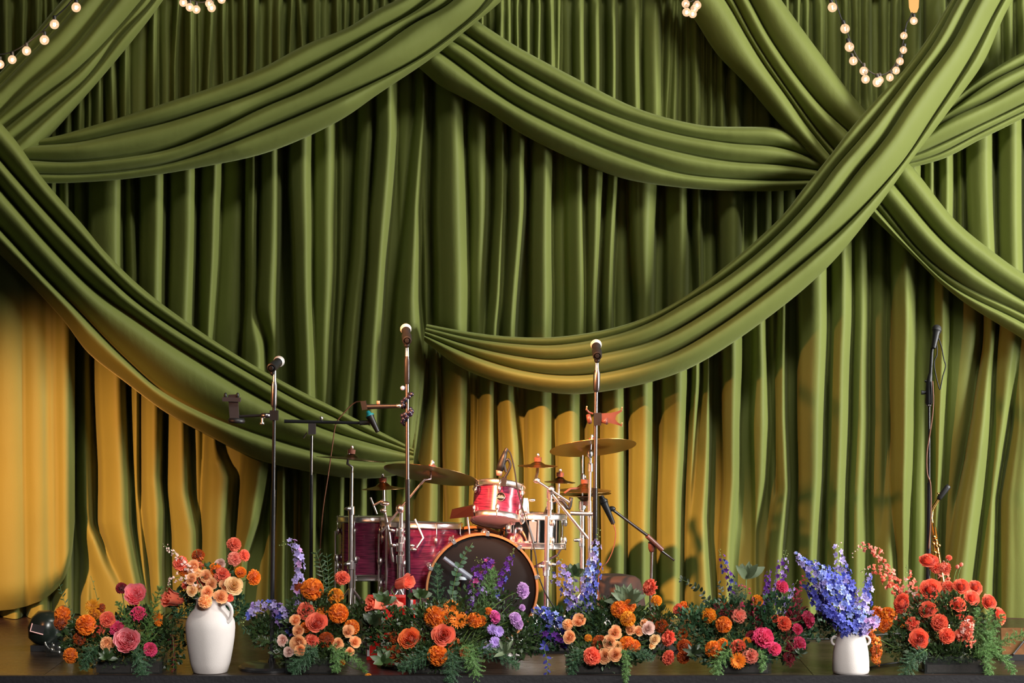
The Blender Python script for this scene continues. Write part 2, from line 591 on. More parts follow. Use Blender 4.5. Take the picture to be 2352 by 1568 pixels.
cuts = [-230, 212, 553, 986, 1507, 1820, 2040, 2585]
plab = ['leftmost green hanging curtain panel, hidden low down by the loose drape',
        'green hanging curtain panel behind the white jug',
        'green hanging curtain panel behind the two left microphone stands',
        'green hanging curtain panel behind the drum kit and rack tom',
        'narrow green curtain panel just right of the drum kit',
        'green curtain panel behind the small white vase of blue flowers',
        'rightmost green curtain panel behind the saxophone']
for i in range(len(cuts) - 1):
    c0 = np.searchsorted(GX, cuts[i])
    c1 = min(np.searchsorted(GX, cuts[i + 1]) + 1, len(GX))
    o = grid_obj('stage_curtain', VX[:, c0:c1], DD[:, c0:c1], VZ[:, c0:c1], CLOTH)
    tag(o, plab[i], 'curtain', 'vertical green curtain panels')
pipe = MB().tube([P(-300, -52, 2.09), P(2650, -52, 2.09)], 0.024, 12)
tag(pipe.build('curtain_pipe', mat('pipe_steel', (0.35, 0.34, 0.33), 0.35, 1.0), None), 'steel pipe the green curtain hangs from', 'pipe')

# loose drape at far left, its hem lifted off the stage
gx = np.linspace(-230, 172, 70)
bot = np.interp(gx, [-230, 0, 30, 60, 90, 115, 135, 150, 160, 167, 172], [1404, 1402, 1399, 1392, 1381, 1366, 1347, 1325, 1300, 1262, 1200])
top = np.interp(gx, [-230, 0, 60, 150, 172], [380, 545, 610, 720, 750])
v = np.linspace(0, 1, 60)
X2 = np.repeat(gx[None, :], 60, 0)
Y2 = top[None, :] + (bot - top)[None, :] * v[:, None]
h = np.zeros_like(X2)
for cx0, w0, a0 in ((-190, 45, .05), (-120, 40, .06), (-50, 45, .05), (20, 42, .045), (84, 30, .05), (118, 18, .03), (150, 24, .05)):
    sx = cx0 + (Y2 - 1000) * 0.012
    h = np.maximum(h, a0 * np.clip(1 - ((X2 - sx) / w0) ** 2, 0, 1) ** 0.7)
h += 0.02
under = np.clip((v - 0.93) / 0.07, 0, 1)[:, None]
D2 = 1.93 - h + 0.10 * under ** 2 + 0.12 * np.clip((X2 - 150) / 22, 0, 1) ** 2
kk = (D2 - CAM_Y) / F
o = grid_obj('curtain_drape', (X2 - CX) * kk, D2, CAM_Z - (Y2 - HOR) * kk, CLOTH)
tag(o, 'loose green drape at far left with rounded raised hem, glowing amber', 'curtain')


# ------------------------------------------------------------------ swags
def swag(name, label, curves, d0, d1, amp=1.0, n=150, bulge=0.02, dmid=0.0):
    """curves: upper edge, valleys ..., lower edge as photo polylines; folds swell out between them"""
    cs = [catmull(c, n) for c in curves]
    for c in cs:
        for _ in range(3):
            c[2:-2] = (c[:-4] + c[1:-3] + c[2:-2] + c[3:-1] + c[4:]) / 5
    rows, deps = [], []
    s = np.linspace(0, 1, n)
    dep = d0 + (d1 - d0) * s - dmid * np.sin(np.pi * s)
    wide = np.linalg.norm(cs[-1] - cs[0], axis=1) + 1e-6
    M = 14
    CR = 0.30
    nf = len(cs) - 1
    # wrapped back edge above
    for e in (0.09, 0.045):
        rows.append(cs[0] + (cs[-1] - cs[0]) * 0.05 * (e / 0.09))
        deps.append(dep + e)
    for i in range(nf):
        a, b = cs[i], cs[i + 1]
        w = np.linalg.norm(b - a, axis=1)
        am = np.minimum(w * 0.0023 * 1.15, 0.125) * amp
        for j in range(M + (1 if i == nf - 1 else 0)):
            t = j / M * 2 - 1
            # crest sits near the upper edge, the face falls away below it
            f = (t + 1) / 2
            pr = math.sqrt(max(0.0, 1 - ((CR - f) / CR) ** 2)) if f < CR else 0.12 + 0.88 * math.cos(math.pi / 2 * (f - CR) / (1 - CR)) ** 0.8 if f < 1 else 0.0
            p = a + (b - a) * f
            g = np.clip(np.linalg.norm(p - cs[0], axis=1) / wide, 0, 1)
            rows.append(p)
            deps.append(dep - am * pr - bulge * (1 - (2 * g - 1) ** 2))
    for e in (0.045, 0.10):
        rows.append(cs[-1] - (cs[-1] - cs[0]) * 0.05 * (e / 0.09))
        deps.append(dep + e)
    R = np.array(rows)
    D = np.array(deps)
    # slack ripples
    ph = len(label) * 0.7
    D = D + 0.004 * np.sin(s * 23 + ph)[None, :] * np.sin(np.linspace(0, 9, len(D)))[:, None]
    k = (D - CAM_Y) / F
    o = grid_obj(name, (R[:, :, 0] - CX) * k, D, CAM_Z - (R[:, :, 1] - HOR) * k, CLOTH)
    return tag(o, label, 'swag', 'green fabric swags')


swag('fabric_swag', 'green sash slanting down across the upper left corner', [
    [(215, -70), (143, 0), (89, 64), (51, 110), (0, 166), (-120, 290)],
    [(250, -70), (184, 0), (122, 71), (97, 94), (0, 194), (-120, 310)],
    [(315, -70), (258, 0), (204, 69), (153, 128), (71, 196), (0, 263), (-120, 370)],
    [(385, -70), (329, 0), (281, 56), (179, 163), (107, 219), (15, 293), (-110, 400)],
    [(400, -70), (350, 5), (321, 38), (281, 80), (204, 178), (128, 247), (38, 324), (-90, 430)],
    [(430, -70), (375, 0), (342, 46), (255, 153), (153, 270), (69, 362), (-60, 490)]], 1.97, 1.94)

swag('fabric_swag', 'green swag sweeping from the left edge up to the top centre', [
    [(40, 325), (122, 314), (204, 291), (281, 268), (383, 235), (485, 201), (600, 157), (702, 102), (804, 61), (855, 26), (906, 3), (1000, -50)],
    [(40, 335), (110, 332), (180, 326), (281, 304), (383, 280), (485, 248), (600, 207), (702, 160), (796, 112), (870, 70), (957, 23), (1050, -50)],
    [(45, 365), (110, 370), (180, 371), (281, 361), (383, 343), (485, 305), (600, 248), (702, 205), (796, 154), (880, 102), (957, 47), (1030, 10), (1090, -50)],
    [(50, 398), (110, 400), (180, 400), (281, 392), (383, 376), (485, 345), (600, 300), (702, 258), (796, 217), (880, 178), (957, 138), (1030, 88), (1110, 20), (1160, -50)],
    [(55, 418), (110, 421), (180, 419), (281, 412), (383, 398), (500, 377), (600, 355), (702, 316), (796, 268), (860, 222), (957, 158), (1008, 122), (1059, 79), (1110, 38), (1153, 2), (1200, -50)]], 1.92, 1.84)

swag('fabric_swag', 'green swag from beneath the top centre crossing down to the right', [
    [(1040, 5), (1097, 48), (1148, 82), (1200, 114), (1343, 190), (1438, 238), (1512, 265), (1587, 283), (1631, 290), (1700, 291), (1765, 291), (1795, 296), (1840, 325), (1930, 385)],
    [(1015, 40), (1072, 80), (1130, 120), (1200, 162), (1319, 226), (1438, 274), (1557, 308), (1676, 328), (1800, 340), (1930, 392)],
    [(995, 70), (1064, 108), (1130, 155), (1200, 203), (1343, 274), (1438, 314), (1557, 348), (1676, 370), (1800, 379), (1930, 400)],
    [(975, 95), (1040, 140), (1120, 200), (1200, 251), (1343, 320), (1438, 358), (1557, 396), (1676, 410), (1800, 414), (1930, 412)],
    [(920, 120), (965, 158), (1008, 196), (1059, 222), (1123, 258), (1200, 309), (1343, 378), (1438, 412), (1557, 430), (1676, 438), (1800, 438), (1930, 425)]], 1.98, 1.95, 0.95)

swag('fabric_swag', 'green sash running from the top right centre down to the right edge', [
    [(1745, -70), (1795, 0), (1838, 60), (1898, 141), (1938, 195), (1967, 230), (2040, 315), (2110, 400), (2195, 507), (2293, 587), (2352, 628), (2560, 740)],
    [(1680, -70), (1721, 0), (1766, 84), (1838, 187), (1900, 259), (1947, 300), (2010, 370), (2065, 436), (2159, 547), (2248, 623), (2352, 690), (2540, 790)],
    [(1645, -70), (1690, 10), (1725, 78), (1770, 150), (1828, 232), (1875, 296), (1930, 360), (2016, 458), (2114, 578), (2204, 650), (2352, 721), (2530, 820)],
    [(1615, -70), (1667, 0), (1706, 68), (1751, 143), (1810, 226), (1855, 292), (1910, 360), (2005, 470), (2105, 584), (2190, 660), (2345, 738), (2520, 840)],
    [(1505, -70), (1560, 0), (1594, 42), (1646, 125), (1706, 185), (1765, 256), (1825, 324), (1885, 384), (1998, 494), (2096, 587), (2159, 650), (2226, 703), (2293, 744), (2352, 780), (2500, 880)]], 1.96, 1.94)

swag('fabric_swag', 'green swag entering from the right edge below the bulb strand', [
    [(2560, 10), (2352, 118), (2288, 155), (2225, 198), (2170, 245), (2080, 320)],
    [(2570, 40), (2352, 149), (2274, 189), (2188, 250), (2080, 335)],
    [(2570, 75), (2352, 187), (2274, 230), (2165, 282), (2070, 350)],
    [(2570, 125), (2352, 238), (2245, 290), (2130, 344), (2060, 370)],
    [(2570, 155), (2352, 256), (2245, 308), (2150, 356), (2055, 382)],
    [(2570, 165), (2352, 271), (2245, 324), (2173, 362), (2096, 384), (2050, 392)]], 1.96, 1.95)

swag('fabric_swag', 'largest green swag, from the upper right corner down to the centre', [
    [(2235, -70), (2185, 0), (2130, 89), (2073, 164), (2016, 224), (1958, 290), (1901, 364), (1838, 442), (1802, 490), (1704, 580), (1579, 677), (1489, 726), (1400, 755), (1274, 774), (1159, 772), (1064, 760), (980, 744)],
    [(2240, -70), (2196, 5), (2148, 95), (2087, 178), (2030, 252), (1978, 316), (1918, 384), (1869, 450), (1779, 546), (1670, 635), (1556, 705), (1489, 742), (1400, 772), (1280, 792), (1180, 789), (1080, 776), (978, 752)],
    [(2285, -70), (2240, 0), (2190, 95), (2130, 175), (2080, 246), (2033, 318), (1975, 386), (1925, 452), (1846, 540), (1740, 632), (1600, 730), (1500, 782), (1400, 808), (1280, 826), (1180, 816), (1080, 794), (976, 761)],
    [(2345, -70), (2290, 23), (2236, 130), (2188, 205), (2145, 268), (2080, 365), (2010, 448), (1936, 524), (1846, 602), (1748, 680), (1640, 756), (1534, 815), (1400, 853), (1300, 862), (1197, 850), (1090, 818), (975, 770)],
    [(2375, -70), (2326, 0), (2303, 43), (2260, 143), (2202, 224), (2145, 301), (2087, 376), (2020, 470), (1900, 615), (1750, 740), (1600, 838), (1500, 876), (1400, 897), (1312, 906), (1197, 891), (1121, 871), (1044, 837), (998, 802), (974, 782)]], 1.76, 1.95, 1.05, 200, 0.02, 0.05)

swag('fabric_swag', 'large green swag from the left edge down to the drum kit', [
    [(-140, 130), (0, 280), (38, 324), (89, 398), (138, 457), (199, 526), (230, 566), (325, 660), (448, 752), (560, 825), (680, 892), (759, 931), (818, 962), (888, 998), (950, 1030)],
    [(-150, 200), (0, 366), (31, 402), (115, 496), (210, 595), (306, 687), (421, 767), (536, 835), (631, 890), (700, 928), (760, 954), (830, 990), (950, 1037)],
    [(-150, 260), (-20, 410), (38, 477), (115, 565), (214, 664), (325, 742), (383, 782), (459, 830), (574, 900), (700, 966), (790, 1000), (847, 1016), (950, 1046)],
    [(-150, 370), (0, 526), (96, 630), (184, 718), (249, 787), (306, 842), (364, 892), (459, 944), (560, 985), (700, 1030), (790, 1052), (860, 1060), (950, 1056)],
    [(-150, 440), (0, 585), (65, 648), (153, 744), (199, 808), (287, 877), (383, 949), (475, 999), (574, 1049), (620, 1064), (700, 1081), (760, 1093), (855, 1099), (950, 1084)]], 1.78, 1.95, 1.05, 170, 0.02)
# ------------------------------------------------------------------ prop materials
CHROME = mat('chrome', (0.92, 0.91, 0.90), 0.30, 1.0, 0.03)
STEEL = mat('brushed_steel', (0.30, 0.28, 0.29), 0.3, 1.0, 0.05)
BLACKM = mat('black_metal', (0.02, 0.02, 0.022), 0.32, 0.3, 0.2, 30, 0, 1, Coat_Weight=0.4)
BLACKP = mat('black_plastic', (0.012, 0.012, 0.013), 0.45, 0, 0.2)
RUBBER = mat('black_cable', (0.01, 0.01, 0.01), 0.6)
GRILLE = mat('silver_grille', (0.78, 0.74, 0.72), 0.4, 0.35, 0.3, 600, 0.6, 700)
DARKGRILLE = mat('dark_grille', (0.05, 0.05, 0.05), 0.5, 0.8, 0.5, 600, 0.6, 700)
BRASS = mat('cymbal_bronze', (0.42, 0.25, 0.10), 0.32, 1.0, 0.15, 8, 0.25, 300)
DARKBRASS = mat('dark_cymbal', (0.16, 0.10, 0.05), 0.3, 1.0, 0.3, 10, 0.25, 300)
GOLD = mat('sax_lacquer', (0.75, 0.45, 0.13), 0.22, 1.0, 0.1)
FELT = mat('felt', (0.16, 0.06, 0.04), 0.9)
CERAMIC = mat('white_ceramic', (0.56, 0.515, 0.495), 0.6, 0, 0.04, 30, 0.25, 250)
HEADW = mat('drum_head_white', (0.62, 0.58, 0.6), 0.5, 0, 0.06)
HEADB = mat('drum_head_black', (0.008, 0.006, 0.006), 0.75, 0, 0.2, 20, 0, 1, Specular_IOR_Level=0.2)
HOOPW = mat('wood_hoop', (0.42, 0.17, 0.06), 0.35, 0, 0.15, 40)


def drum_mat():
    m, nt, b = principled('stained_shell')
    tc = nt.nodes.new('ShaderNodeTexCoord')
    mp = nt.nodes.new('ShaderNodeMapping')
    mp.inputs['Scale'].default_value = (1, 1, 12)
    nt.links.new(tc.outputs['Object'], mp.inputs['Vector'])
    n = nt.nodes.new('ShaderNodeTexNoise')
    n.inputs['Scale'].default_value = 14
    n.inputs['Detail'].default_value = 6
    nt.links.new(mp.outputs[0], n.inputs['Vector'])
    cr = nt.nodes.new('ShaderNodeValToRGB')
    cr.color_ramp.elements[0].position = 0.32
    cr.color_ramp.elements[0].color = (0.07, 0.008, 0.028, 1)
    cr.color_ramp.elements[1].position = 0.68
    cr.color_ramp.elements[1].color = (0.27, 0.028, 0.085, 1)
    nt.links.new(n.outputs['Fac'], cr.inputs[0])
    nt.links.new(cr.outputs[0], b.inputs['Base Color'])
    b.inputs['Roughness'].default_value = 0.25
    setin(b, 'Coat Weight', 0.6)
    return m


SHELL = drum_mat()


def arc(c, r, a0, a1, n, ux, uz):
    return [Vector(c) + Vector(ux) * (r * math.cos(a0 + (a1 - a0) * i / n)) + Vector(uz) * (r * math.sin(a0 + (a1 - a0) * i / n)) for i in range(n + 1)]


def cpts(pts, n):
    return [Vector(q) for q in catmull([tuple(p) for p in pts], n)]


def rod(px0, py0, px1, py1, d, d1=None):
    return [P(px0, py0, d), P(px1, py1, d if d1 is None else d1)]


# ------------------------------------------------------------------ string lights
def emit(name, col, strength):
    m = bpy.data.materials.new(name)
    m.use_nodes = True
    nt = m.node_tree
    nt.nodes.clear()
    e = nt.nodes.new('ShaderNodeEmission')
    e.inputs[0].default_value = tuple(col) + (1,)
    e.inputs[1].default_value = strength
    o = nt.nodes.new('ShaderNodeOutputMaterial')
    nt.links.new(e.outputs[0], o.inputs[0])
    return m


FIL = emit('filament', (1.0, 0.72, 0.38), 22.0)


def bulb_glass():
    m = bpy.data.materials.new('bulb_glass')
    m.use_nodes = True
    nt = m.node_tree
    nt.nodes.clear()
    e = nt.nodes.new('ShaderNodeEmission')
    e.inputs[0].default_value = (1.0, 0.62, 0.36, 1)
    e.inputs[1].default_value = 1.5
    t = nt.nodes.new('ShaderNodeBsdfTransparent')
    t.inputs[0].default_value = (1.0, 0.93, 0.85, 1)
    g = nt.nodes.new('ShaderNodeBsdfGlossy')
    g.inputs['Roughness'].default_value = 0.05
    m1 = nt.nodes.new('ShaderNodeMixShader')
    m1.inputs[0].default_value = 0.5
    m2 = nt.nodes.new('ShaderNodeMixShader')
    m2.inputs[0].default_value = 0.06
    nt.links.new(t.outputs[0], m1.inputs[1])
    nt.links.new(e.outputs[0], m1.inputs[2])
    nt.links.new(m1.outputs[0], m2.inputs[1])
    nt.links.new(g.outputs[0], m2.inputs[2])
    o = nt.nodes.new('ShaderNodeOutputMaterial')
    nt.links.new(m2.outputs[0], o.inputs[0])
    return m


BULB = bulb_glass()
BULB_ME = SOCK_ME = FIL_ME = None
mb = MB().lathe([(0.0001, -1), (0.35, -0.94), (0.7, -0.72), (0.95, -0.32), (1.0, 0.0), (0.95, 0.32), (0.75, 0.66), (0.5, 0.88), (0.38, 1.0)], 16)
tmp = mb.build('bulb', BULB)
BULB_ME = tmp.data
bpy.data.objects.remove(tmp)
mb = MB().lathe([(0.40, 0.95), (0.42, 1.05), (0.42, 1.7), (0.3, 1.85), (0.12, 1.9)], 10)
tmp = mb.build('socket', BLACKP)
SOCK_ME = tmp.data
bpy.data.objects.remove(tmp)
mb = MB().tube([(-0.16, 0, 0.35), (-0.2, 0, -0.3), (0, 0, -0.42), (0.2, 0, -0.3), (0.16, 0, 0.35)], 0.10, 6)
tmp = mb.build('filament', FIL)
FIL_ME = tmp.data
bpy.data.objects.remove(tmp)


def child(name, me, parent, loc, rot=None, sc=1.0):
    o = bpy.data.objects.new(name, me)
    COL.objects.link(o)
    o.parent = parent
    o.location = loc
    if rot is not None:
        o.rotation_mode = 'QUATERNION'
        o.rotation_quaternion = rot
    o.scale = (sc, sc, sc) if not hasattr(sc, '__len__') else sc
    return o


def strand(label, d, cable, bulbs, power=2.0):
    pts = cpts([P(x, y, d) for x, y in cable], 40)
    t = Thing('string_light', label, 'string light', pts[0], 'bulb strands over the stage')
    t.tube('cable', pts, 0.0035, RUBBER, 6)
    for x, y, r, hang in bulbs:
        c = P(x, y, d)
        q = Vector((0.12 * hang, 0, 1)).to_track_quat('Z', 'Y')
        R = r * K(d)
        b = child('bulb', BULB_ME, t.o, c - t.loc, q, R)
        child('socket', SOCK_ME, b, (0, 0, 0))
        child('filament', FIL_ME, b, (0, 0, 0))
    # the strand's own glow
    xs_ = [b[0] for b in bulbs]
    ys_ = [b[1] for b in bulbs]
    l = bpy.data.lights.new('bulb_glow', 'POINT')
    l.energy = power
    l.color = (1.0, 0.66, 0.34)
    l.shadow_soft_size = 0.15
    lo = bpy.data.objects.new('bulb_glow', l)
    COL.objects.link(lo)
    lo.location = P(sum(xs_) / len(xs_), sum(ys_) / len(ys_), d - 0.03)
    return t


strand('string of round warm bulbs curving across the upper left corner', 1.30,
       [(-120, 150), (-20, 126), (10, 124), (35, 116), (66, 96), (100, 69), (128, 38), (150, 18), (175, -12), (205, -60)],
       [(0, 148, 10, 0), (28, 137, 10, 0), (61, 117, 10.5, 0), (102, 92, 11, 0), (125, 56, 11, 0), (175, 17, 11, 0), (-40, 150, 10, 0)], 2.6)
strand('short bulb strand dipping over the top edge, left of centre', 1.30,
       [(405, -50), (424, -12), (445, 2), (468, 5), (490, -4), (512, -16), (530, -50)],
       [(421, 6, 9.5, 0), (436, 17, 9.5, 0), (451, 22, 9.5, 0), (481, 8, 10, 0), (486, 18, 10, 0), (509, -1, 9.5, 0)], 2.6)
strand('bulb cluster peeking over the top edge, right of centre', 1.30,
       [(1560, -60), (1572, -14), (1585, 4), (1600, -10), (1612, -60)],
       [(1575, 9, 9.5, 0), (1577, 28, 10, 0), (1591, 32, 9.5, 0), (1601, 12, 10, 0), (1595, 20, 9, 0)], 2.6)
strand('long U-shaped bulb strand hanging at the upper right', 1.20,
       [(1902, -50), (1918, -2), (1930, 36), (1942, 66), (1954, 95), (1965, 125), (1985, 152), (2000, 166), (2018, 173), (2038, 168), (2055, 150), (2068, 122), (2076, 90), (2082, 55), (2095, 30), (2100, -50)],
       [(1912, 17, 11, -2), (1941, 66, 11, -2), (1951, 108, 11, -2), (1960, 140, 10, -2), (1984, 163, 10, 0), (1988, 182, 10, 0), (2015, 189, 11, 0), (2021, 184, 9, 0),
        (2044, 178, 9, 2), (2058, 162, 9, 2), (2067, 141, 9, 2), (2075, 115, 8.5, 2), (2076, 82, 8.5, 2), (2099, 48, 9, 0)], 3.2)
t = Thing('pendant_lamp', 'small amber glass pendant lamp above the right bulb strand', 'lamp', P(2100, -30, 1.2))
t.part('shade', MB().lathe([(0.016, -0.055), (0.025, -0.03), (0.028, 0.03), (0.018, 0.06), (0.006, 0.07)], 8, Matrix.Translation(P(2099, 4, 1.2))), emit('amber_glass', (1.0, 0.50, 0.16), 1.1), sharp=20)
t.tube('cord', [P(2099, -20, 1.2), P(2100, -75, 1.2)], 0.003, RUBBER, 6)


# ------------------------------------------------------------------ drum kit
def drum(name, label, c, r, h, M, shell_m, top_m, bot_m, nl, rim=CHROME, lugs=True, hoopr=1.045):
    """c centre, axis local z"""
    T = Matrix.Translation(c) @ M
    t = Thing(name, label, 'drum', T @ Vector((0, 0, -h / 2)))
    t.part('shell', MB().lathe([(r, -h / 2), (r, h / 2)], 48, T), shell_m, sharp=40)
    for sgn, nm in ((1, top_m), (-1, bot_m)):
        z = sgn * h / 2
        t.part('drum_head', MB().lathe([(r * 0.99, z - sgn * 0.002), (r * 0.985, z + sgn * 0.002), (r * 0.6, z + sgn * 0.003), (0.0001, z + sgn * 0.003)], 48, T), nm)
        rr = r * hoopr
        hp = t.part('rim', MB().lathe([(r * 1.005, z - sgn * 0.016), (rr, z - sgn * 0.018), (rr + 0.004, z - sgn * 0.014), (rr, z - sgn * 0.008), (rr, z + sgn * 0.008), (rr + 0.005, z + sgn * 0.011), (rr, z + sgn * 0.015), (rr - 0.006, z + sgn * 0.012), (rr - 0.004, z - sgn * 0.004), (r * 1.0, z - sgn * 0.004)], 48, T), rim, sharp=50)
        for k in range(nl):
            a = 2 * math.pi * (k + 0.5) / nl
            ca, sa = math.cos(a), math.sin(a)
            q = Vector((ca * (rr + 0.006), sa * (rr + 0.006), 0))
            t.part('tension_rod', MB().tube([T @ (q + Vector((0, 0, z + sgn * 0.018))), T @ (q + Vector((0, 0, z * 0.45)))], 0.0028, 6), CHROME)
            if lugs:
                L = Vector((ca * (r + 0.010), sa * (r + 0.010), z * 0.60))
                t.part('lug', MB().ball((0, 0, 0), 0.013, 10, 6, (0.8, 0.8, 1.5), Matrix.Translation(T @ L) @ M), CHROME)
    return t, T


def rot(ax, deg):
    return Matrix.Rotation(math.radians(deg), 4, ax)


# bass drum: axis runs front to back, turned a touch
bd = 0.74
Rb = 130 * K(bd)
cb = P(1107, 1362, bd)
cb.z = Rb + 0.034
Mb = rot('Z', 7.0) @ rot('X', 90)     # local z -> towards the audience
Tb = Matrix.Translation(cb) @ Mb
t = Thing('bass_drum', 'large bass drum with black front head and orange wooden hoops', 'drum', (cb.x, bd + 0.2, 0.014))
Lb = 0.40
t.part('shell', MB().lathe([(Rb * 0.93, -Lb), (Rb * 0.93, -0.01)], 64, Tb), SHELL)
t.part('drum_head', MB().lathe([(Rb * 0.963, -0.006), (Rb * 0.93, 0.0), (Rb * 0.6, 0.003), (0.0001, 0.003)], 64, Tb), HEADB)
t.part('drum_head', MB().lathe([(Rb * 0.963, -Lb + 0.006), (Rb * 0.93, -Lb), (0.0001, -Lb)], 64, Tb), HEADW)
for z0 in (0.0, -Lb):
    hoop = t.part('hoop', MB().lathe([(Rb * 0.962, z0 - 0.02), (Rb, z0 - 0.02), (Rb, z0 + 0.018), (Rb * 0.962, z0 + 0.018)], 64, Tb, True), HOOPW, sharp=40)
for k in range(10):
    a = 2 * math.pi * (k + 0.35) / 10
    ca, sa = math.cos(a), math.sin(a)
    cl = t.part('claw', MB().box((Rb * 0.955, -0.009, -0.03), (Rb * 1.03, 0.009, 0.024), Tb @ Matrix.Rotation(a, 4, 'Z')), CHROME, sharp=30)
    q = Vector((ca * Rb * 1.03, sa * Rb * 1.03, 0))
    t.part('tension_rod', MB().tube([Tb @ (q + Vector((0, 0, 0.03))), Tb @ (q + Vector((0, 0, -0.14)))], 0.004, 6), CHROME, parent=cl)
    t.part('lug', MB().ball((0, 0, 0), 0.016, 10, 6, (1.2, 1, 1.6), Matrix.Translation(Tb @ Vector((ca * Rb * 0.96, sa * Rb * 0.96, -0.15))) @ Mb @ Matrix.Rotation(a, 4, 'Z')), CHROME)
for sx in (-1, 1):
    p0 = Tb @ Vector((sx * Rb * 0.90, -Rb * 0.35, -0.12))
    p1 = Vector((p0.x + sx * 0.07, p0.y - 0.1, 0.018))
    t.tube('spur', [p0, p1], 0.007, CHROME)

# rack tom with its badge
tc_ = P(1143, 1157, 1.0)
Mt = rot('Y', 5) @ rot('X', -19)
tom, Tt = drum('rack_tom', 'small purple rack tom mounted above the bass drum', tc_, 0.124, 0.165, Mt, SHELL, HEADW, HEADW, 6)
Rt = 0.124
bz = Vector((0.012, -Rt - 0.003, 0.006))
Tbdg = Tt @ Matrix.Translation(bz) @ rot('X', 90)
bad = tom.part('badge', MB().lathe([(0.0205, -0.002), (0.0205, 0.001), (0.019, 0.002), (0.0001, 0.002)], 28, Tbdg), mat('badge_black', (0.01, 0.01, 0.01), 0.9, 0, 0.1, 20, 0, 1, Specular_IOR_Level=0.1), sharp=30)
ringm = tom.part('badge_ring', MB().lathe([(0.0205, -0.001), (0.0222, -0.001), (0.0222, 0.0022), (0.0205, 0.0022)], 28, Tbdg, True), STEEL, parent=bad)
tom.part('badge_bar', MB().box((-0.0195, -0.0078, 0.0015), (0.0195, -0.0046, 0.003), Tbdg), mat('badge_print', (0.75, 0.62, 0.55), 0.4), parent=bad)
for dx in (-0.006, 0.006):
    tom.part('badge_dot', MB().ball((0, 0, 0), 0.0013, 8, 5, (1, 1, .5), Tbdg @ Matrix.Translation((dx, 0.008, 0.0022))), MATS['badge_print'], parent=bad)


def text_mb(txt, size, M):
    cu = bpy.data.curves.new('lettering', 'FONT')
    cu.body = txt
    cu.size = size
    cu.align_x = 'CENTER'
    cu.align_y = 'CENTER'
    cu.extrude = size * 0.03
    o = bpy.data.objects.new('lettering', cu)
    COL.objects.link(o)
    dg = bpy.context.evaluated_depsgraph_get()
    me = bpy.data.meshes.new_from_object(o.evaluated_get(dg))
    mb_ = MB().add([M @ v.co for v in me.vertices], [tuple(p.vertices) for p in me.polygons])
    bpy.data.objects.remove(o)
    bpy.data.meshes.remove(me)
    return mb_


x = text_mb('MAPEX', 0.0098, Tbdg @ Matrix.Translation((0, 0.0005, 0.0026)))
lt = x.build('lettering', MATS['badge_print'], bad, False, tom.loc)
# mount bracket to the right of the tom
br = tom.part('mount', MB().box((0.128, -0.03, -0.03), (0.150, 0.02, 0.035), Tt), CHROME, sharp=30)
tom.part('wing_nut', MB().ball(P(1222, 1148, 0.96), 0.012, 8, 6, (1.6, 1, 0.7)), CHROME, parent=br)
tom.tube('mount_arm', [P(1211, 1150, 1.0), P(1213, 1185, 1.0), P(1200, 1236, 0.98)], 0.008, CHROME)

# floor toms
f1, _ = drum('floor_tom', 'left floor tom behind the tallest cymbal stand, red-lit shell', P(848, 1258, 1.28), 0.160, 0.30, rot('X', -4), SHELL, HEADW, HEADW, 8)
f2, _ = drum('floor_tom', 'larger floor tom beside the bass drum, shell fading to purple', P(966, 1290, 1.12), 0.200, 0.38, rot('X', -4) @ rot('Y', 2), SHELL, HEADW, HEADW, 8)
for ft, cx_, dd_, rr_ in ((f1, 848, 1.28, 0.160), (f2, 966, 1.12, 0.200)):
    for a in (200, 250, 320, 70):
        ca, sa = math.cos(math.radians(a)), math.sin(math.radians(a))
        b0 = P(cx_, 1300, dd_)
        x0, y0 = b0.x + ca * (rr_ + 0.022), dd_ + sa * (rr_ + 0.022)
        lg = ft.tube('leg', [Vector((x0, y0, 0.56)), Vector((x0, y0, 0.08)), Vector((x0 + ca * 0.02, y0 + sa * 0.02, 0.022))], 0.0055, CHROME)
        ft.part('leg_bracket', MB().ball((x0 - ca * 0.008, y0 - sa * 0.008, 0.42), 0.017, 10, 6, (1, 1, 1.3)), CHROME, parent=lg)
        ft.part('rubber_foot', MB().lathe([(0.011, 0.0), (0.011, 0.022), (0.007, 0.03)], 10, Matrix.Translation((x0 + ca * 0.02, y0 + sa * 0.02, 0.0142))), RUBBER, parent=lg)

# snare, chrome
sn, Ts = drum('snare_drum', 'chrome snare drum right of the rack tom', P(1222, 1217, 1.12), 0.168, 0.15, rot('X', -3) @ rot('Y', 2), mat('snare_chrome', (0.9, 0.89, 0.88), 0.08, 1.0, 0.03), HEADW, HEADW, 10)
sn.part('strainer', MB().box((-0.018, -0.196, -0.05), (0.02, -0.168, 0.05), Ts), CHROME, sharp=30)
sb = Thing('snare_stand', 'chrome tripod basket stand under the snare drum', 'stand', Vector((sn.loc.x, 1.12, 0.014)))
for a in (90, 210, 330):
    ca, sa = math.cos(math.radians(a)), math.sin(math.radians(a))
    c0 = Vector((sn.loc.x, 1.12, sn.loc.z - 0.12))
    sb.tube('basket_arm', [c0, c0 + Vector((ca * 0.15, sa * 0.15, 0.075)), c0 + Vector((ca * 0.182, sa * 0.182, 0.125))], 0.006, CHROME)
    sb.tube('leg', [Vector((sn.loc.x, 1.12, 0.22)), Vector((sn.loc.x + ca * 0.2, 1.12 + sa * 0.2, 0.022))], 0.007, CHROME)
sb.tube('post', [Vector((sn.loc.x, 1.12, 0.10)), c0], 0.011, CHROME)


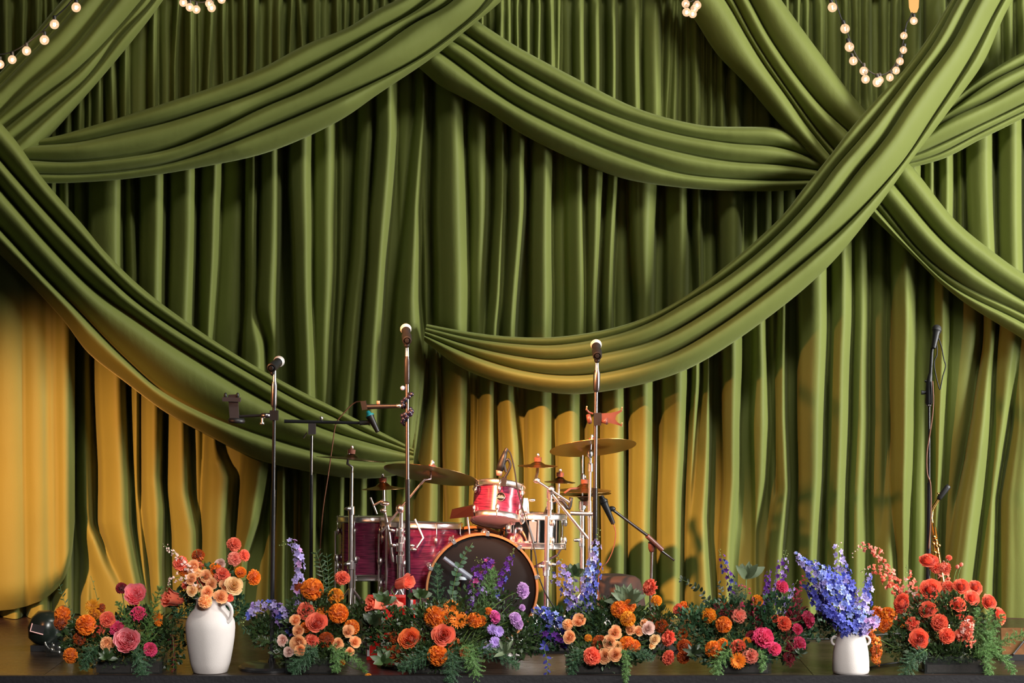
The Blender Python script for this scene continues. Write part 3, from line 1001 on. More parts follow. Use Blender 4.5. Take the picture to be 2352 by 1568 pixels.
# cymbals
def cymbal(label, px, py, d, rpx, pitch, roll, m=BRASS, bell=0.2, cup=0.16, holes=0):
    R = rpx * K(d)
    M = Matrix.Translation(P(px, py, d)) @ rot('Y', roll) @ rot('X', pitch)
    t = Thing('cymbal', label, 'cymbal', P(px, py, d))
    pr = [(0.006, R * cup), (R * bell * 0.5, R * cup * 0.93), (R * bell * 0.9, R * cup * 0.55), (R * bell, R * cup * 0.42), (R * 0.5, R * cup * 0.28), (R * 0.8, R * cup * 0.1), (R, 0.0), (R, -0.0012), (R * 0.8, R * cup * 0.1 - 0.0015), (R * 0.5, R * cup * 0.28 - 0.0015), (R * bell, R * cup * 0.42 - 0.0015), (R * bell * 0.5, R * cup * 0.93 - 0.0015), (0.006, R * cup - 0.0015)]
    t.part('plate', MB().lathe(pr, 56, M, True), m, sharp=60)
    t.part('felt', MB().lathe([(0.006, R * cup), (0.019, R * cup + 0.001), (0.019, R * cup + 0.022), (0.006, R * cup + 0.023)], 14, M), FELT, sharp=40)
    t.part('wing_nut', MB().lathe([(0.0001, R * cup + 0.044), (0.008, R * cup + 0.041), (0.009, R * cup + 0.024)], 10, M), CHROME)
    return t


cymbal('dark splash cymbal on the leftmost drum-kit stand', 806, 1055, 0.95, 80, -4, 5, DARKBRASS)
cymbal('big dark crash cymbal tilted over the floor tom', 990, 1090, 0.92, 110, -14, 8.8, DARKBRASS, 0.2, 0.12)
cymbal('small reddish cymbal between the splash and the crash', 880, 1122, 1.0, 50, -1, -2, BRASS, 0.34, 0.30)
cymbal('small cymbal right of the drum microphone', 1235, 1070, 1.0, 46, 1, 1, BRASS, 0.36, 0.22)
cymbal('tiny dark bell cymbal above the snare', 1286, 1107, 1.05, 36, 0, 2, DARKBRASS, 0.36, 0.34)
cymbal('large bronze ride cymbal at the right of the drum kit', 1362, 1028, 1.02, 100, -14, -5, BRASS, 0.2, 0.12)
cymbal('upper hi-hat cymbal on the chrome stand by the snare', 1342, 1126, 1.16, 62, 1, 1, BRASS, 0.28, 0.26)
cymbal('lower hi-hat cymbal of the pair by the snare', 1342, 1134, 1.16, 62, 181, -1, DARKBRASS, 0.28, 0.26)


def collar(t, px, py, d, r=0.014, parent=None):
    return t.part('collar', MB().lathe([(r * 0.8, -0.022), (r, -0.02), (r, 0.02), (r * 0.8, 0.022)], 12, Matrix.Translation(P(px, py, d))), CHROME, parent, 40)


def wing(t, px, py, d):
    return t.part('wing_screw', MB().ball(P(px, py, d), 0.012, 8, 6, (1.5, 0.8, 0.8)), CHROME)


def tripod(t, px, d, top=0.34, spread=0.26, r=0.0085, turn=90, floor=0.0145):
    c = P(px, 1400, d)
    for a in (turn, turn + 120, turn + 240):
        ca, sa = math.cos(math.radians(a)), math.sin(math.radians(a))
        lg = t.tube('leg', [Vector((c.x, d, top)), Vector((c.x + ca * spread, d + sa * spread, floor + r + 0.004))], r, CHROME)
        t.part('rubber_foot', MB().ball((c.x + ca * spread, d + sa * spread, floor + r + 0.003), r + 0.003, 8, 6), RUBBER, parent=lg)


def zpx(z, d):
    return HOR + (CAM_Z - z) / K(d)


t = Thing('cymbal_stand', 'chrome cymbal stand holding the leftmost splash cymbal', 'stand', P(807, zpx(0.014, 0.95), 0.95))
t.tube('lower_tube', rod(806, 1178, 806, zpx(0.05, 0.95), 0.95), 0.0125, CHROME, 12)
t.tube('upper_tube', rod(808, 1085, 807, 1180, 0.95), 0.0085, CHROME, 10)
collar(t, 807, 1172, 0.95, 0.017)
collar(t, 806, 1297, 0.95, 0.019)
wing(t, 799, 1168, 0.93)
wing(t, 797, 1295, 0.93)
t.tube('tilter', [P(808, 1086, 0.95), P(809, 1072, 0.94), P(798, 1065, 0.94), P(800, 1050, 0.95), P(802, 1032, 0.95)], 0.007, CHROME)
tripod(t, 806, 0.95, 0.30, 0.22, turn=30)

t = Thing('cymbal_stand', 'chrome boom stand reaching up to the big dark crash cymbal', 'stand', P(921, zpx(0.014, 0.90), 0.90))
t.tube('lower_tube', rod(918, 1290, 917, zpx(0.05, 0.9), 0.9), 0.013, CHROME, 12)
t.tube('upper_tube', rod(922, 1165, 919, 1295, 0.9), 0.0105, CHROME, 12)
bm = t.tube('boom', rod(876, 1221, 968, 1108, 0.88), 0.006, CHROME)
t.tube('tilter', [P(966, 1111, 0.88), P(975, 1101, 0.88), P(988, 1100, 0.9), P(990, 1078, 0.92), P(992, 1056, 0.92)], 0.007, CHROME)
t.part('boom_joint', MB().ball(P(919, 1168, 0.89), 0.022, 12, 8, (1, 1, 1.1)), CHROME)
for y in (1222, 1256, 1284):
    collar(t, 919, y, 0.9, 0.02)
for x_, y_ in ((903, 1252), (945, 1253), (935, 1222), (900, 1218), (950, 1262)):
    wing(t, x_, y_, 0.88)
t.tube('side_arm', [P(953, 1192, 0.92), P(972, 1235, 0.9), P(957, 1258, 0.88)], 0.006, CHROME)
t.tube('side_arm', [P(885, 1180, 0.9), P(894, 1225, 0.9), P(903, 1290, 0.9)], 0.0075, CHROME)
tripod(t, 918, 0.90, 0.30, 0.2, turn=80)

t = Thing('cymbal_stand', 'thin chrome arm holding the small reddish cymbal', 'stand', P(884, zpx(0.014, 1.0), 1.0))
t.tube('post', [P(881, 1100, 1.0), P(882, 1150, 1.0), P(887, 1205, 1.0), P(890, zpx(0.05, 1.0), 1.0)], 0.007, CHROME)
t.part('clutch', MB().ball(P(884, 1156, 0.98), 0.016, 10, 7, (1.6, 1, 0.8)), CHROME)
t.part('clutch', MB().ball(P(880, 1172, 0.98), 0.014, 10, 7, (1.3, 1, 0.9)), CHROME)
t.tube('side_arm', rod(858, 1160, 880, 1148, 0.98), 0.006, CHROME)
t.tube('side_arm', rod(851, 1142, 866, 1180, 0.98), 0.005, CHROME)
tripod(t, 890, 1.0, 0.22, 0.16, turn=50)

t = Thing('cymbal_stand', 'bright chrome stand with two booms in front of the snare', 'stand', P(1256, zpx(0.014, 0.84), 0.84))
t.tube('lower_tube', rod(1257, 1185, 1254, zpx(0.08, 0.84), 0.84), 0.0125, CHROME, 12)
t.tube('upper_tube', rod(1264, 1128, 1262, 1190, 0.86), 0.011, CHROME, 12)
for y in (1135, 1160):
    collar(t, 1263, y, 0.86, 0.016)
collar(t, 1256, 1298, 0.84, 0.022)
collar(t, 1255, 1312, 0.84, 0.018)
wing(t, 1242, 1300, 0.82)
wing(t, 1270, 1296, 0.82)
t.tube('boom', rod(1234, 1104, 1308, 1153, 0.84), 0.0065, CHROME)
t.tube('boom', rod(1262, 1128, 1350, 1236, 0.86), 0.0075, CHROME)
t.part('boom_joint', MB().ball(P(1265, 1124, 0.85), 0.02, 12, 8), CHROME)
t.tube('tilter', [P(1234, 1104, 0.86), P(1231, 1098, 0.9), P(1234, 1085, 0.96), P(1235, 1068, 1.0), P(1235, 1050, 1.0)], 0.008, CHROME)
t.part('tilter_joint', MB().ball(P(1233, 1103, 0.85), 0.015, 10, 7, (1.2, 1, 1)), CHROME)
t.tube('leg_brace', rod(1207, 1472, 1312, 1470, 0.86), 0.007, CHROME)
tripod(t, 1254, 0.84, 0.20, 0.20, turn=100)

t = Thing('hi_hat_stand', 'straight chrome hi-hat stand with thin pull rod', 'stand', P(1338, zpx(0.014, 1.16), 1.16))
t.tube('lower_tube', rod(1337, 1158, 1336, zpx(0.06, 1.16), 1.16), 0.0125, CHROME, 12)
t.tube('pull_rod', rod(1338, 1045, 1337, 1160, 1.16), 0.0045, CHROME)
t.part('clutch', MB().lathe([(0.007, -0.03), (0.012, -0.02), (0.012, 0.02), (0.006, 0.03)], 10, Matrix.Translation(P(1338, 1100, 1.16))), CHROME)
collar(t, 1337, 1160, 1.16, 0.018)
collar(t, 1336, 1245, 1.16, 0.016)
wing(t, 1325, 1240, 1.14)
tripod(t, 1336, 1.16, 0.25, 0.2, turn=90)

t = Thing('cymbal_stand', 'slim chrome stand carrying the bronze ride cymbal', 'stand', P(1355, zpx(0.014, 1.02), 1.02))
t.tube('lower_tube', rod(1354, 1150, 1356, zpx(0.06, 1.02), 1.02), 0.0105, CHROME, 12)
t.tube('upper_tube', rod(1356, 1045, 1354, 1155, 1.02), 0.008, CHROME, 10)
t.part('tilter', MB().ball(P(1355, 1042, 1.0), 0.017, 10, 8, (1, 1, 1.4)), CHROME)
t.tube('tilter_rod', rod(1356, 1042, 1359, 1000, 1.01), 0.005, CHROME)
collar(t, 1356, 1073, 1.02, 0.014)
t.tube('side_bracket', rod(1310, 1178, 1362, 1180, 1.0), 0.011, CHROME)
tripod(t, 1356, 1.02, 0.24, 0.2, turn=40)

t = Thing('cymbal_stand', 'short chrome post with black clamp under the tiny bell cymbal', 'stand', P(1284, 1190, 1.05))
t.tube('post', [P(1284, 1085, 1.05), P(1283, 1130, 1.05), P(1283, 1186, 1.05)], 0.006, CHROME)
t.part('clamp', MB().tube(cpts([P(1252, 1182, 1.0), P(1262, 1160, 0.99), P(1288, 1148, 0.99), P(1306, 1168, 0.99), P(1312, 1142, 0.99)], 14), 0.010, 8), BLACKP)
t.part('clamp_arm', MB().tube([P(1296, 1132, 1.0), P(1310, 1122, 1.02), P(1330, 1121, 1.05)], 0.006, 8), FELT)

t = Thing('cowbell', 'reddish brown block bell on a rod above the bass drum', 'cowbell', P(1062, 1232, 0.90))
T = Matrix.Translation(P(1060, 1177, 0.90)) @ rot('Y', -7)
mb = MB().add([T @ Vector(q) for q in ((-0.062, -0.02, -0.022), (0.06, -0.03, -0.024), (0.06, 0.03, -0.024), (-0.062, 0.02, -0.022), (-0.045, -0.02, 0.022), (0.06, -0.03, 0.032), (0.06, 0.03, 0.032), (-0.045, 0.02, 0.022))], [(0, 3, 2, 1), (4, 5, 6, 7), (0, 1, 5, 4), (1, 2, 6, 5), (2, 3, 7, 6), (3, 0, 4, 7)])
t.part('bell', mb, mat('red_brown_metal', (0.05, 0.012, 0.007), 0.35, 0.6), sharp=30)
t.tube('rod', [P(1072, 1178, 0.9), P(1078, 1222, 0.9), P(1078, 1234, 0.9)], 0.005, CHROME)


# ------------------------------------------------------------------ microphones
def mic(label, tail, head, r=0.0255, grille=GRILLE, group=None):
    """handheld microphone: tapered body from tail to head ball"""
    a, b_ = Vector(tail), Vector(head)
    ax = (b_ - a).normalized()
    L = (b_ - a).length
    M = Matrix.Translation(a) @ ax.to_track_quat('Z', 'Y').to_matrix().to_4x4()
    t = Thing('microphone', label, 'microphone', a, group)
    t.part('body', MB().lathe([(0.0001, 0), (0.010, 0.001), (0.0115, 0.004), (0.0185, L * 0.72), (0.0225, L * 0.80), (0.020, L * 0.82)], 18, M), BLACKP, sharp=50)
    t.part('grille', MB().lathe([(0.020, L * 0.80), (0.0245, L * 0.86), (r, L * 0.95), (r * 0.93, L * 1.03), (r * 0.6, L * 1.09), (0.0001, L * 1.11)], 20, M), grille)
    t.part('ring', MB().lathe([(r * 0.98, L * 0.93), (r * 1.06, L * 0.935), (r * 1.06, L * 0.965), (r * 0.98, L * 0.97)], 20, M, True), grille)
    return t


def clip(t, p, ax):
    M = Matrix.Translation(p) @ Vector(ax).normalized().to_track_quat('Z', 'Y').to_matrix().to_4x4()
    t.part('mic_clip', MB().lathe([(0.0165, -0.03), (0.022, -0.028), (0.024, 0.03), (0.0195, 0.032)], 16, M, True), BLACKP, sharp=40)
    t.part('clip_hinge', MB().ball(Vector(p) + Vector((0, -0.004, -0.03)), 0.0145, 10, 8), BLACKP)


def round_base(t, px, d, r=0.145, floor=0.0):
    c = P(px, 1500, d)
    t.part('base', MB().lathe([(r, floor + 0.001), (r, floor + 0.012), (r * 0.93, floor + 0.02), (0.02, floor + 0.028), (0.014, floor + 0.05)], 40, Matrix.Translation((c.x, d, 0))), BLACKM, sharp=30)


# stand 1: left vocal stand
d = 0.24
t = Thing('microphone_stand', 'black straight microphone stand right of the white jug, with phone holder', 'mic stand', Vector((P(624, 1530, d).x, d, 0)))
round_base(t, 624, d, 0.155)
t.tube('lower_pole', [P(628, 1125, d), Vector((P(624, 1500, d).x, d, 0.04))], 0.0105, BLACKM, 12)
t.tube('upper_pole', rod(630, 935, 628, 1130, d), 0.0085, BLACKM, 12)
t.tube('grip', [P(629, 935, d), P(629, 928, d), P(630, 885, d), P(630, 876, d)], [0.011, 0.0145, 0.0145, 0.011], STEEL, 14, label='silver quick-release grip')
t.tube('neck', rod(630, 880, 631, 850, d), [0.0095, 0.007], CHROME, 10)
mv = P(622, 846, d - 0.03)
mh = P(642, 829, d + 0.12)
clip(t, mv.lerp(mh, 0.25), mh - mv)
mic('vocal microphone on the stand right of the white jug', mv, mh)
t = Thing('phone_holder', 'black phone clamp on an arm of the leftmost microphone stand', 'phone holder', P(633, 956, d))
t.part('pole_clamp', MB().box((-0.022, -0.02, -0.02), (0.016, 0.02, 0.026), Matrix.Translation(P(631, 955, d))), BLACKP, sharp=30)
t.tube('arm', rod(622, 953, 548, 956, d - 0.01), 0.0065, BLACKM)
t.part('joint', MB().lathe([(0.012, -0.02), (0.012, 0.02)], 12, Matrix.Translation(P(610, 954, d - 0.01)) @ rot('Y', 90)), STEEL)
t.part('arm_screw', MB().lathe([(0.011, -0.006), (0.011, 0.006)], 12, Matrix.Translation(P(602, 972, d - 0.01))), CHROME)
t.tube('screw_shaft', rod(602, 958, 602, 972, d - 0.01), 0.005, CHROME)
t.part('cradle_base', MB().lathe([(0.0001, -0.012), (0.038, -0.010), (0.042, 0.0), (0.036, 0.012), (0.0001, 0.014)], 20, Matrix.Translation(P(543, 966, d - 0.01)) @ rot('Y', 3)), BLACKP)
t.part('cradle_back', MB().box((-0.022, -0.008, -0.06), (0.022, 0.008, 0.06), Matrix.Translation(P(537, 935, d - 0.01)) @ rot('Y', -4)), mat('dark_grey_plastic', (0.05, 0.04, 0.04), 0.4), sharp=30)
t.part('cradle_jaw', MB().box((-0.042, -0.014, -0.010), (0.042, 0.014, 0.010), Matrix.Translation(P(532, 917, d - 0.02)) @ rot('Y', 2)), MATS['dark_grey_plastic'], sharp=30)
for x_ in (518, 546):
    t.part('jaw_pad', MB().ball(P(x_, 908, d - 0.02), 0.010, 8, 6, (0.8, 1.2, 1.4)), BLACKP)

# stand 2: centre vocal stand
d = 0.34
t = Thing('microphone_stand', 'straight microphone stand in front of the floor toms, wrapped by beaded legs', 'mic stand', Vector((P(938, 1520, d).x, d, 0)))
round_base(t, 938, d, 0.15)
t.tube('lower_pole', [P(936, 1100, d), Vector((P(938, 1500, d).x, d, 0.04))], 0.0115, BLACKM, 12)
t.tube('upper_pole', rod(935, 878, 936, 1105, d), 0.0095, STEEL, 12)
t.tube('grip', [P(935, 882, d), P(935, 876, d), P(935, 826, d), P(935, 818, d)], [0.0105, 0.0135, 0.0135, 0.0105], BLACKM, 14)
t.tube('neck', rod(935, 820, 935, 796, d), [0.0105, 0.008], CHROME, 10)
mv, mh = P(935, 783, d - 0.06), P(932, 754, d + 0.10)
clip(t, mv.lerp(mh, 0.2), mh - mv)
mic('vocal microphone on the stand in front of the floor toms', mv, mh)
t = Thing('flexible_tripod', 'blue-black beaded flexible tripod wrapped round the central microphone stand', 'tripod', P(940, 975, d))
BEAD = mat('blue_black_bead', (0.012, 0.010, 0.03), 0.25, 0, 0.2, Coat_Weight=0.8)
BEADM = None
cpx = 935
turns = []
for s0, s1, y0, y1, ph in ((0, 1, 905, 974, 0.3), (0, 1, 930, 958, 2.6)):
    n_ = 13 if y1 - y0 > 50 else 9
    for i in range(n_):
        f = i / (n_ - 1)
        a = ph + f * 6.283 * (1.6 if n_ == 13 else 1.2)
        c = P(cpx, y0 + (y1 - y0) * f, d)
        turns.append(c + Vector((math.cos(a) * 0.023, -math.sin(a) * 0.023, 0)))
for c in turns:
    if BEADM is None:
        tmp = MB().lathe([(0.0001, -0.0115), (0.008, -0.009), (0.0115, 0), (0.008, 0.009), (0.0001, 0.0115)], 12).build('bead', BEAD)
        BEADM = tmp.data
        bpy.data.objects.remove(tmp)
    child('bead', BEADM, t.o, c - t.loc, Quaternion((1, 0, 0), random.Random(c.z).random() * 2))
t.part('foot_ball', MB().ball(P(925, 891, d), 0.0115, 12, 8), mat('pale_blue_rubber', (0.28, 0.36, 0.62), 0.4))
t.tube('arm', rod(925, 932, 840, 934, d - 0.02), [0.008, 0.0125], BLACKP, 10)
t.part('arm_socket', MB().lathe([(0.009, -0.01), (0.009, 0.012)], 12, Matrix.Translation(P(915, 932, d - 0.02)) @ rot('Y', 90)), CHROME)
t.part('phone_jaw', MB().box((-0.014, -0.012, -0.018), (0.012, 0.012, 0.024), Matrix.Translation(P(837, 932, d - 0.02)) @ rot('Y', -12)), BLACKP, sharp=30)
t.part('lock_knob', MB().lathe([(0.008, 0), (0.008, 0.016)], 10, Matrix.Translation(P(869, 928, d - 0.02))), mat('peach_plastic', (0.5, 0.25, 0.18), 0.5))

# stand 3: boom stand behind the floor toms
d = 1.45
t = Thing('microphone_stand', 'thin boom stand with horizontal black arm left of the drum kit', 'mic stand', Vector((P(714, 1440, d).x, d, 0)))
t.tube('lower_pole', [P(715, 1090, d), Vector((P(714, 1430, d).x, d, 0.05))], 0.0105, BLACKM, 12)
t.tube('upper_pole', rod(716, 1000, 715, 1095, d), 0.008, STEEL, 10)
t.part('boom_joint', MB().box((-0.019, -0.016, -0.03), (0.019, 0.016, 0.028), Matrix.Translation(P(717, 984, d))), mat('dark_grey_plastic', (0.05, 0.04, 0.04), 0.4), sharp=30)
t.tube('boom', rod(653, 967, 830, 971, d), [0.0095, 0.008], BLACKM, 10)
t.tube('boom_handle', rod(705, 993, 697, 1006, d), 0.004, STEEL)
t.part('boom_knob', MB().ball(P(738, 960, d), 0.012, 10, 7), CHROME)
t.tube('boom_end', rod(826, 971, 850, 970, d), 0.0125, BLACKP, 10)
for a in (20, 140, 260):
    ca, sa = math.cos(math.radians(a)), math.sin(math.radians(a))
    c = P(714, 1430, d)
    t.tube('leg', [Vector((c.x, d, 0.16)), Vector((c.x + ca * 0.26, d + sa * 0.26, 0.012))], 0.008, BLACKM)
mic('slim black microphone with a turquoise band on the left boom arm', P(868, 992, d - 0.03), P(846, 948, d), 0.013, mat('teal_band', (0.01, 0.24, 0.28), 0.4))
o = MB().tube(cpts([P(838, 922, d - 0.02), P(815, 924, d), P(790, 948, d), P(772, 972, d), P(764, 1020, d), P(754, 1090, d), P(742, 1170, d), P(736, 1250, d), P(730, 1400, d)], 50), 0.0032, 6).build('microphone_cable', mat('brown_cable', (0.16, 0.06, 0.03), 0.5))
tag(o, 'thin brown cable hanging from the left boom arm', 'cable')

# stand 4: right vocal stand with tablet clamp
d = 0.42
t = Thing('microphone_stand', 'straight microphone stand right of the drums with a copper-lit shaft', 'mic stand', Vector((P(1366, 1510, d).x, d, 0)))
round_base(t, 1366, d, 0.14)
t.tube('lower_pole', [P(1367, 1120, d), Vector((P(1366, 1480, d).x, d, 0.04))], 0.012, BLACKM, 12)
t.tube('upper_pole', rod(1369, 893, 1367, 1125, d), 0.0095, STEEL, 12)
t.tube('grip', [P(1370, 900, d), P(1370, 894, d), P(1371, 858, d), P(1371, 850, d)], [0.0115, 0.0165, 0.0165, 0.012], STEEL, 14)
t.tube('neck', rod(1371, 852, 1371, 828, d), [0.011, 0.008], CHROME, 10)
mv, mh = P(1372, 818, d - 0.05), P(1369, 790, d + 0.10)
clip(t, mv.lerp(mh, 0.2), mh - mv)
mic('vocal microphone on the stand right of the drums', mv, mh)
t = Thing('tablet_holder', 'copper-lit claw tablet clamp on the microphone stand right of the drums', 'tablet holder', P(1368, 958, d))
t.part('pole_clamp', MB().box((-0.013, -0.02, -0.03), (0.022, 0.02, 0.03), Matrix.Translation(P(1370, 962, d))), BLACKP, sharp=30)
COPPER = mat('brown_plastic', (0.16, 0.06, 0.045), 0.35)
t.part('knob', MB().lathe([(0.0001, -0.012), (0.022, -0.010), (0.025, 0), (0.022, 0.010), (0.0001, 0.012)], 18, Matrix.Translation(P(1353, 962, d - 0.01)) @ rot('Y', 78)), COPPER)
t.part('ball_arm', MB().tube([P(1376, 967, d), P(1386, 967, d - 0.01), P(1394, 967, d - 0.02)], [0.008, 0.010, 0.017], 12), COPPER)
pts = [(1379, 949), (1402, 948), (1415, 945), (1428, 941), (1429, 944), (1416, 953), (1413, 962), (1418, 969), (1429, 976), (1427, 978), (1412, 974), (1400, 971), (1379, 972)]
n_ = len(pts)
mb = MB().add([P(x_, y_, d - 0.012) for x_, y_ in pts] + [P(x_, y_, d + 0.006) for x_, y_ in pts],
              [tuple(range(n_)), tuple(range(2 * n_ - 1, n_ - 1, -1))] + [(i, i + n_, (i + 1) % n_ + n_, (i + 1) % n_) for i in range(n_)])
t.part('claw', mb, COPPER, sharp=30)
for x_, y_ in ((1429, 940), (1429, 976), (1348, 938)):
    t.tube('claw_tip', [P(x_ - 1, y_ + 3, d - 0.005), P(x_, y_ - 5, d - 0.02)], 0.0035, mat('pale_rubber', (0.5, 0.35, 0.2), 0.5), 6)
t.tube('claw_finger', [P(1362, 950, d), P(1352, 946, d), P(1347, 940, d - 0.01)], 0.005, COPPER)

# stand 5: right stand behind the red flowers
d = 0.62
t = Thing('microphone_stand', 'black microphone stand by the saxophone at far right', 'mic stand', Vector((P(2132, 1505, d).x, d, 0)))
round_base(t, 2132, d, 0.14)
t.tube('lower_pole', [P(2134, 1108, d), P(2134, 1150, d), P(2131, 1380, d), Vector((P(2130, 1480, d).x, d, 0.03))], [0.0105, 0.0115, 0.013, 0.014], BLACKM, 12)
t.tube('upper_pole', rod(2134, 930, 2134, 1112, d), 0.0065, BLACKM, 10)
t.tube('clutch', [P(2133, 930, d), P(2133, 925, d), P(2134, 878, d), P(2137, 858, d)], [0.012, 0.0185, 0.016, 0.010], BLACKP, 12)
t.part('clutch_ring', MB().lathe([(0.0135, -0.004), (0.0135, 0.004)], 12, Matrix.Translation(P(2133, 931, d))), STEEL)
t.tube('clutch_knob', rod(2130, 901, 2116, 901, d), [0.008, 0.011], BLACKP)
t.tube('clutch_knob', rod(2134, 875, 2124, 875, d), 0.006, BLACKP)
t.tube('gooseneck', cpts([P(2137, 860, d), P(2139, 830, d), P(2141, 800, d), P(2145, 780, d)], 10), 0.0085, BLACKP, 8)
mic('dark round-headed microphone on the far right stand', P(2144, 800, d - 0.02), P(2152, 752, d + 0.02), 0.0225, DARKGRILLE)
o = MB().tube(cpts([P(2146, 785, d), P(2152, 770, d), P(2162, 795, d), P(2168, 825, d), P(2172, 840, d), P(2166, 862, d), P(2161, 886, d), P(2159, 895, d), P(2152, 872, d), P(2146, 840, d), P(2147, 826, d), P(2152, 815, d), P(2152, 795, d), P(2148, 778, d)], 70), 0.003, 6).build('microphone_cable', RUBBER)
tag(o, 'thin black looped cable beside the far right microphone', 'cable')
o = MB().tube(cpts([P(2142, 875, d - 0.02), P(2144, 920, d - 0.02), P(2141, 960, d - 0.02), P(2135, 1000, d - 0.02), P(2129, 1040, d - 0.02), P(2130, 1090, d - 0.02), P(2137, 1108, d - 0.02), P(2138, 1180, d - 0.02), P(2133, 1260, d - 0.02)], 50), 0.0035, 6).build('microphone_cable', MATS['brown_cable'])
tag(o, 'brown cable winding down the far right microphone stand', 'cable')

# small boom stand right of the kit with a pencil microphone
d = 1.42
t = Thing('microphone_stand', 'short boom stand reaching left towards the hi-hat', 'mic stand', Vector((P(1494, 1440, d).x, d, 0)))
t.tube('pole', [P(1498, 1262, d), P(1495, 1345, d), Vector((P(1494, 1430, d).x, d, 0.04))], [0.0075, 0.008, 0.0095], STEEL, 10)
t.part('boom_joint', MB().lathe([(0.012, -0.03), (0.019, -0.01), (0.019, 0.02), (0.010, 0.03)], 12, Matrix.Translation(P(1497, 1254, d))), COPPER)
t.tube('boom', [P(1549, 1287, d), P(1518, 1264, d), P(1485, 1228, d - 0.05), P(1407, 1170, d - 0.15)], [0.005, 0.007, 0.008, 0.007], BLACKM, 10)
t.tube('boom_sleeve', [P(1521, 1262, d - 0.01), P(1486, 1230, d - 0.05)], 0.013, COPPER, 10)
t.part('boom_clip', MB().ball(P(1405, 1168, d - 0.15), 0.014, 10, 7, (1.5, 1, 1)), BLACKP)
for a in (90, 210, 330):
    ca, sa = math.cos(math.radians(a)), math.sin(math.radians(a))
    c = P(1494, 1430, d)
    t.tube('leg', [Vector((c.x, d, 0.12)), Vector((c.x + ca * 0.22, d + sa * 0.22, 0.018))], 0.007, BLACKM)
mic('slim pencil microphone aimed at the hi-hat', P(1409, 1203, d - 0.16), P(1382, 1142, d - 0.16), 0.013, BLACKP)
o = MB().tube(cpts([P(1409, 1203, d - 0.16), P(1414, 1222, d - 0.16), P(1409, 1258, d - 0.16), P(1395, 1290, d - 0.16), P(1378, 1308, d - 0.16), P(1372, 1400, d - 0.16)], 40), 0.0028, 6).build('microphone_cable', MATS['brown_cable'])
tag(o, 'thin brown cable below the pencil microphone at the hi-hat', 'cable')

# tom microphone in its rim clamp
d = 0.86
t = Thing('drum_microphone', 'black microphone clamped to the rim of the rack tom', 'microphone', P(1158, 1112, d))
t.part('rim_clamp', MB().box((-0.013, -0.015, -0.022), (0.013, 0.015, 0.022), Matrix.Translation(P(1157, 1106, d)) @ rot('Y', 8)), BLACKP, sharp=30)
t.tube('clamp_arm', cpts([P(1158, 1098, d), P(1167, 1082, d), P(1172, 1066, d), P(1166, 1054, d), P(1158, 1064, d), P(1162, 1084, d)], 20), 0.007, BLACKP)
t.part('body', MB().tube([P(1148, 1080, d), P(1151, 1068, d), P(1156, 1052, d), P(1161, 1036, d)], [0.018, 0.019, 0.016, 0.010], 14), BLACKP)
t.part('grille', MB().tube([P(1146, 1092, d), P(1147, 1080, d)], [0.013, 0.017], 14), mat('pink_grille', (0.42, 0.26, 0.24), 0.5, 0.4))
t.tube('connector', [P(1160, 1040, d), P(1163, 1032, d), P(1165, 1029, d)], [0.010, 0.009, 0.006], BLACKP, 10)
o = MB().tube(cpts([P(1164, 1030, d), P(1172, 1040, d), P(1182, 1080, d), P(1188, 1120, d), P(1197, 1155, d), P(1207, 1190, d), P(1222, 1240, d - 0.03), P(1231, 1280, d - 0.05), P(1234, 1310, d - 0.05), P(1252, 1360, d - 0.05), P(1275, 1398, d - 0.05)], 60), 0.0036, 6).build('microphone_cable', RUBBER)
tag(o, 'black cable trailing from the rack tom microphone', 'cable')

# kick drum microphone on a short boom
d = 0.60
t = Thing('microphone_stand', 'short grey boom slanting across the black bass drum head', 'mic stand', Vector((P(1156, 1510, d).x, d, 0)))
GREYM = mat('grey_blue_metal', (0.22, 0.25, 0.31), 0.4, 0.2)
t.tube('boom', rod(1019, 1281, 1154, 1382, d), 0.0055, GREYM)
t.tube('boom_sleeve', rod(1019, 1281, 1043, 1299, d), 0.011, GREYM, 10)
t.tube('boom_sleeve', rod(1053, 1306, 1084, 1329, d), 0.014, GREYM, 10)
t.tube('post', [P(1154, 1382, d), Vector((P(1158, 1500, d).x, d, 0.02))], 0.009, BLACKM)
t.part('foot', MB().lathe([(0.10, 0.001), (0.10, 0.012), (0.015, 0.022)], 24, Matrix.Translation((P(1158, 1500, d).x, d, 0))), BLACKM, sharp=30)
mic('pale oval kick drum microphone in front of the bass drum head', P(1060, 1352, d), P(1062, 1326, d), 0.019, mat('pale_mic', (0.45, 0.52, 0.58), 0.4))

# drum stool under a brown cover
d = 1.75
t = Thing('drum_stool', 'drum stool under a crumpled dark brown cloth', 'stool', Vector((P(1405, 1430, d).x, d, 0.014)))
c = P(1405, 1322, d)
BROWN = mat('brown_cloth', (0.03, 0.014, 0.010), 0.8, 0, 0.3, 15, 0.5, 40)
vs, fs = [], []
nn, rings = 32, [(0.0001, 0.0), (0.09, 0.004), (0.13, -0.004), (0.15, -0.03), (0.155, -0.09), (0.165, -0.17)]
for r_, z_ in rings:
    for k in range(nn):
        a = 2 * math.pi * k / nn
        wv = 1 + (0.10 * math.sin(5 * a + 1) + 0.05 * math.sin(9 * a)) * min(1, max(0, -z_ * 12))
        vs.append((c.x + r_ * wv * math.cos(a), d + r_ * wv * math.sin(a), c.z + z_ + 0.012 * math.sin(3 * a) * (z_ < -0.02)))
for i in range(len(rings) - 1):
    for k in range(nn):
        a, b_ = i * nn + k, i * nn + (k + 1) % nn
        fs.append((a, b_, b_ + nn, a + nn))
t.part('cover', MB().add(vs, fs), BROWN)
t.tube('post', [Vector((c.x, d, c.z - 0.02)), Vector((c.x, d, 0.1))], 0.014, CHROME)
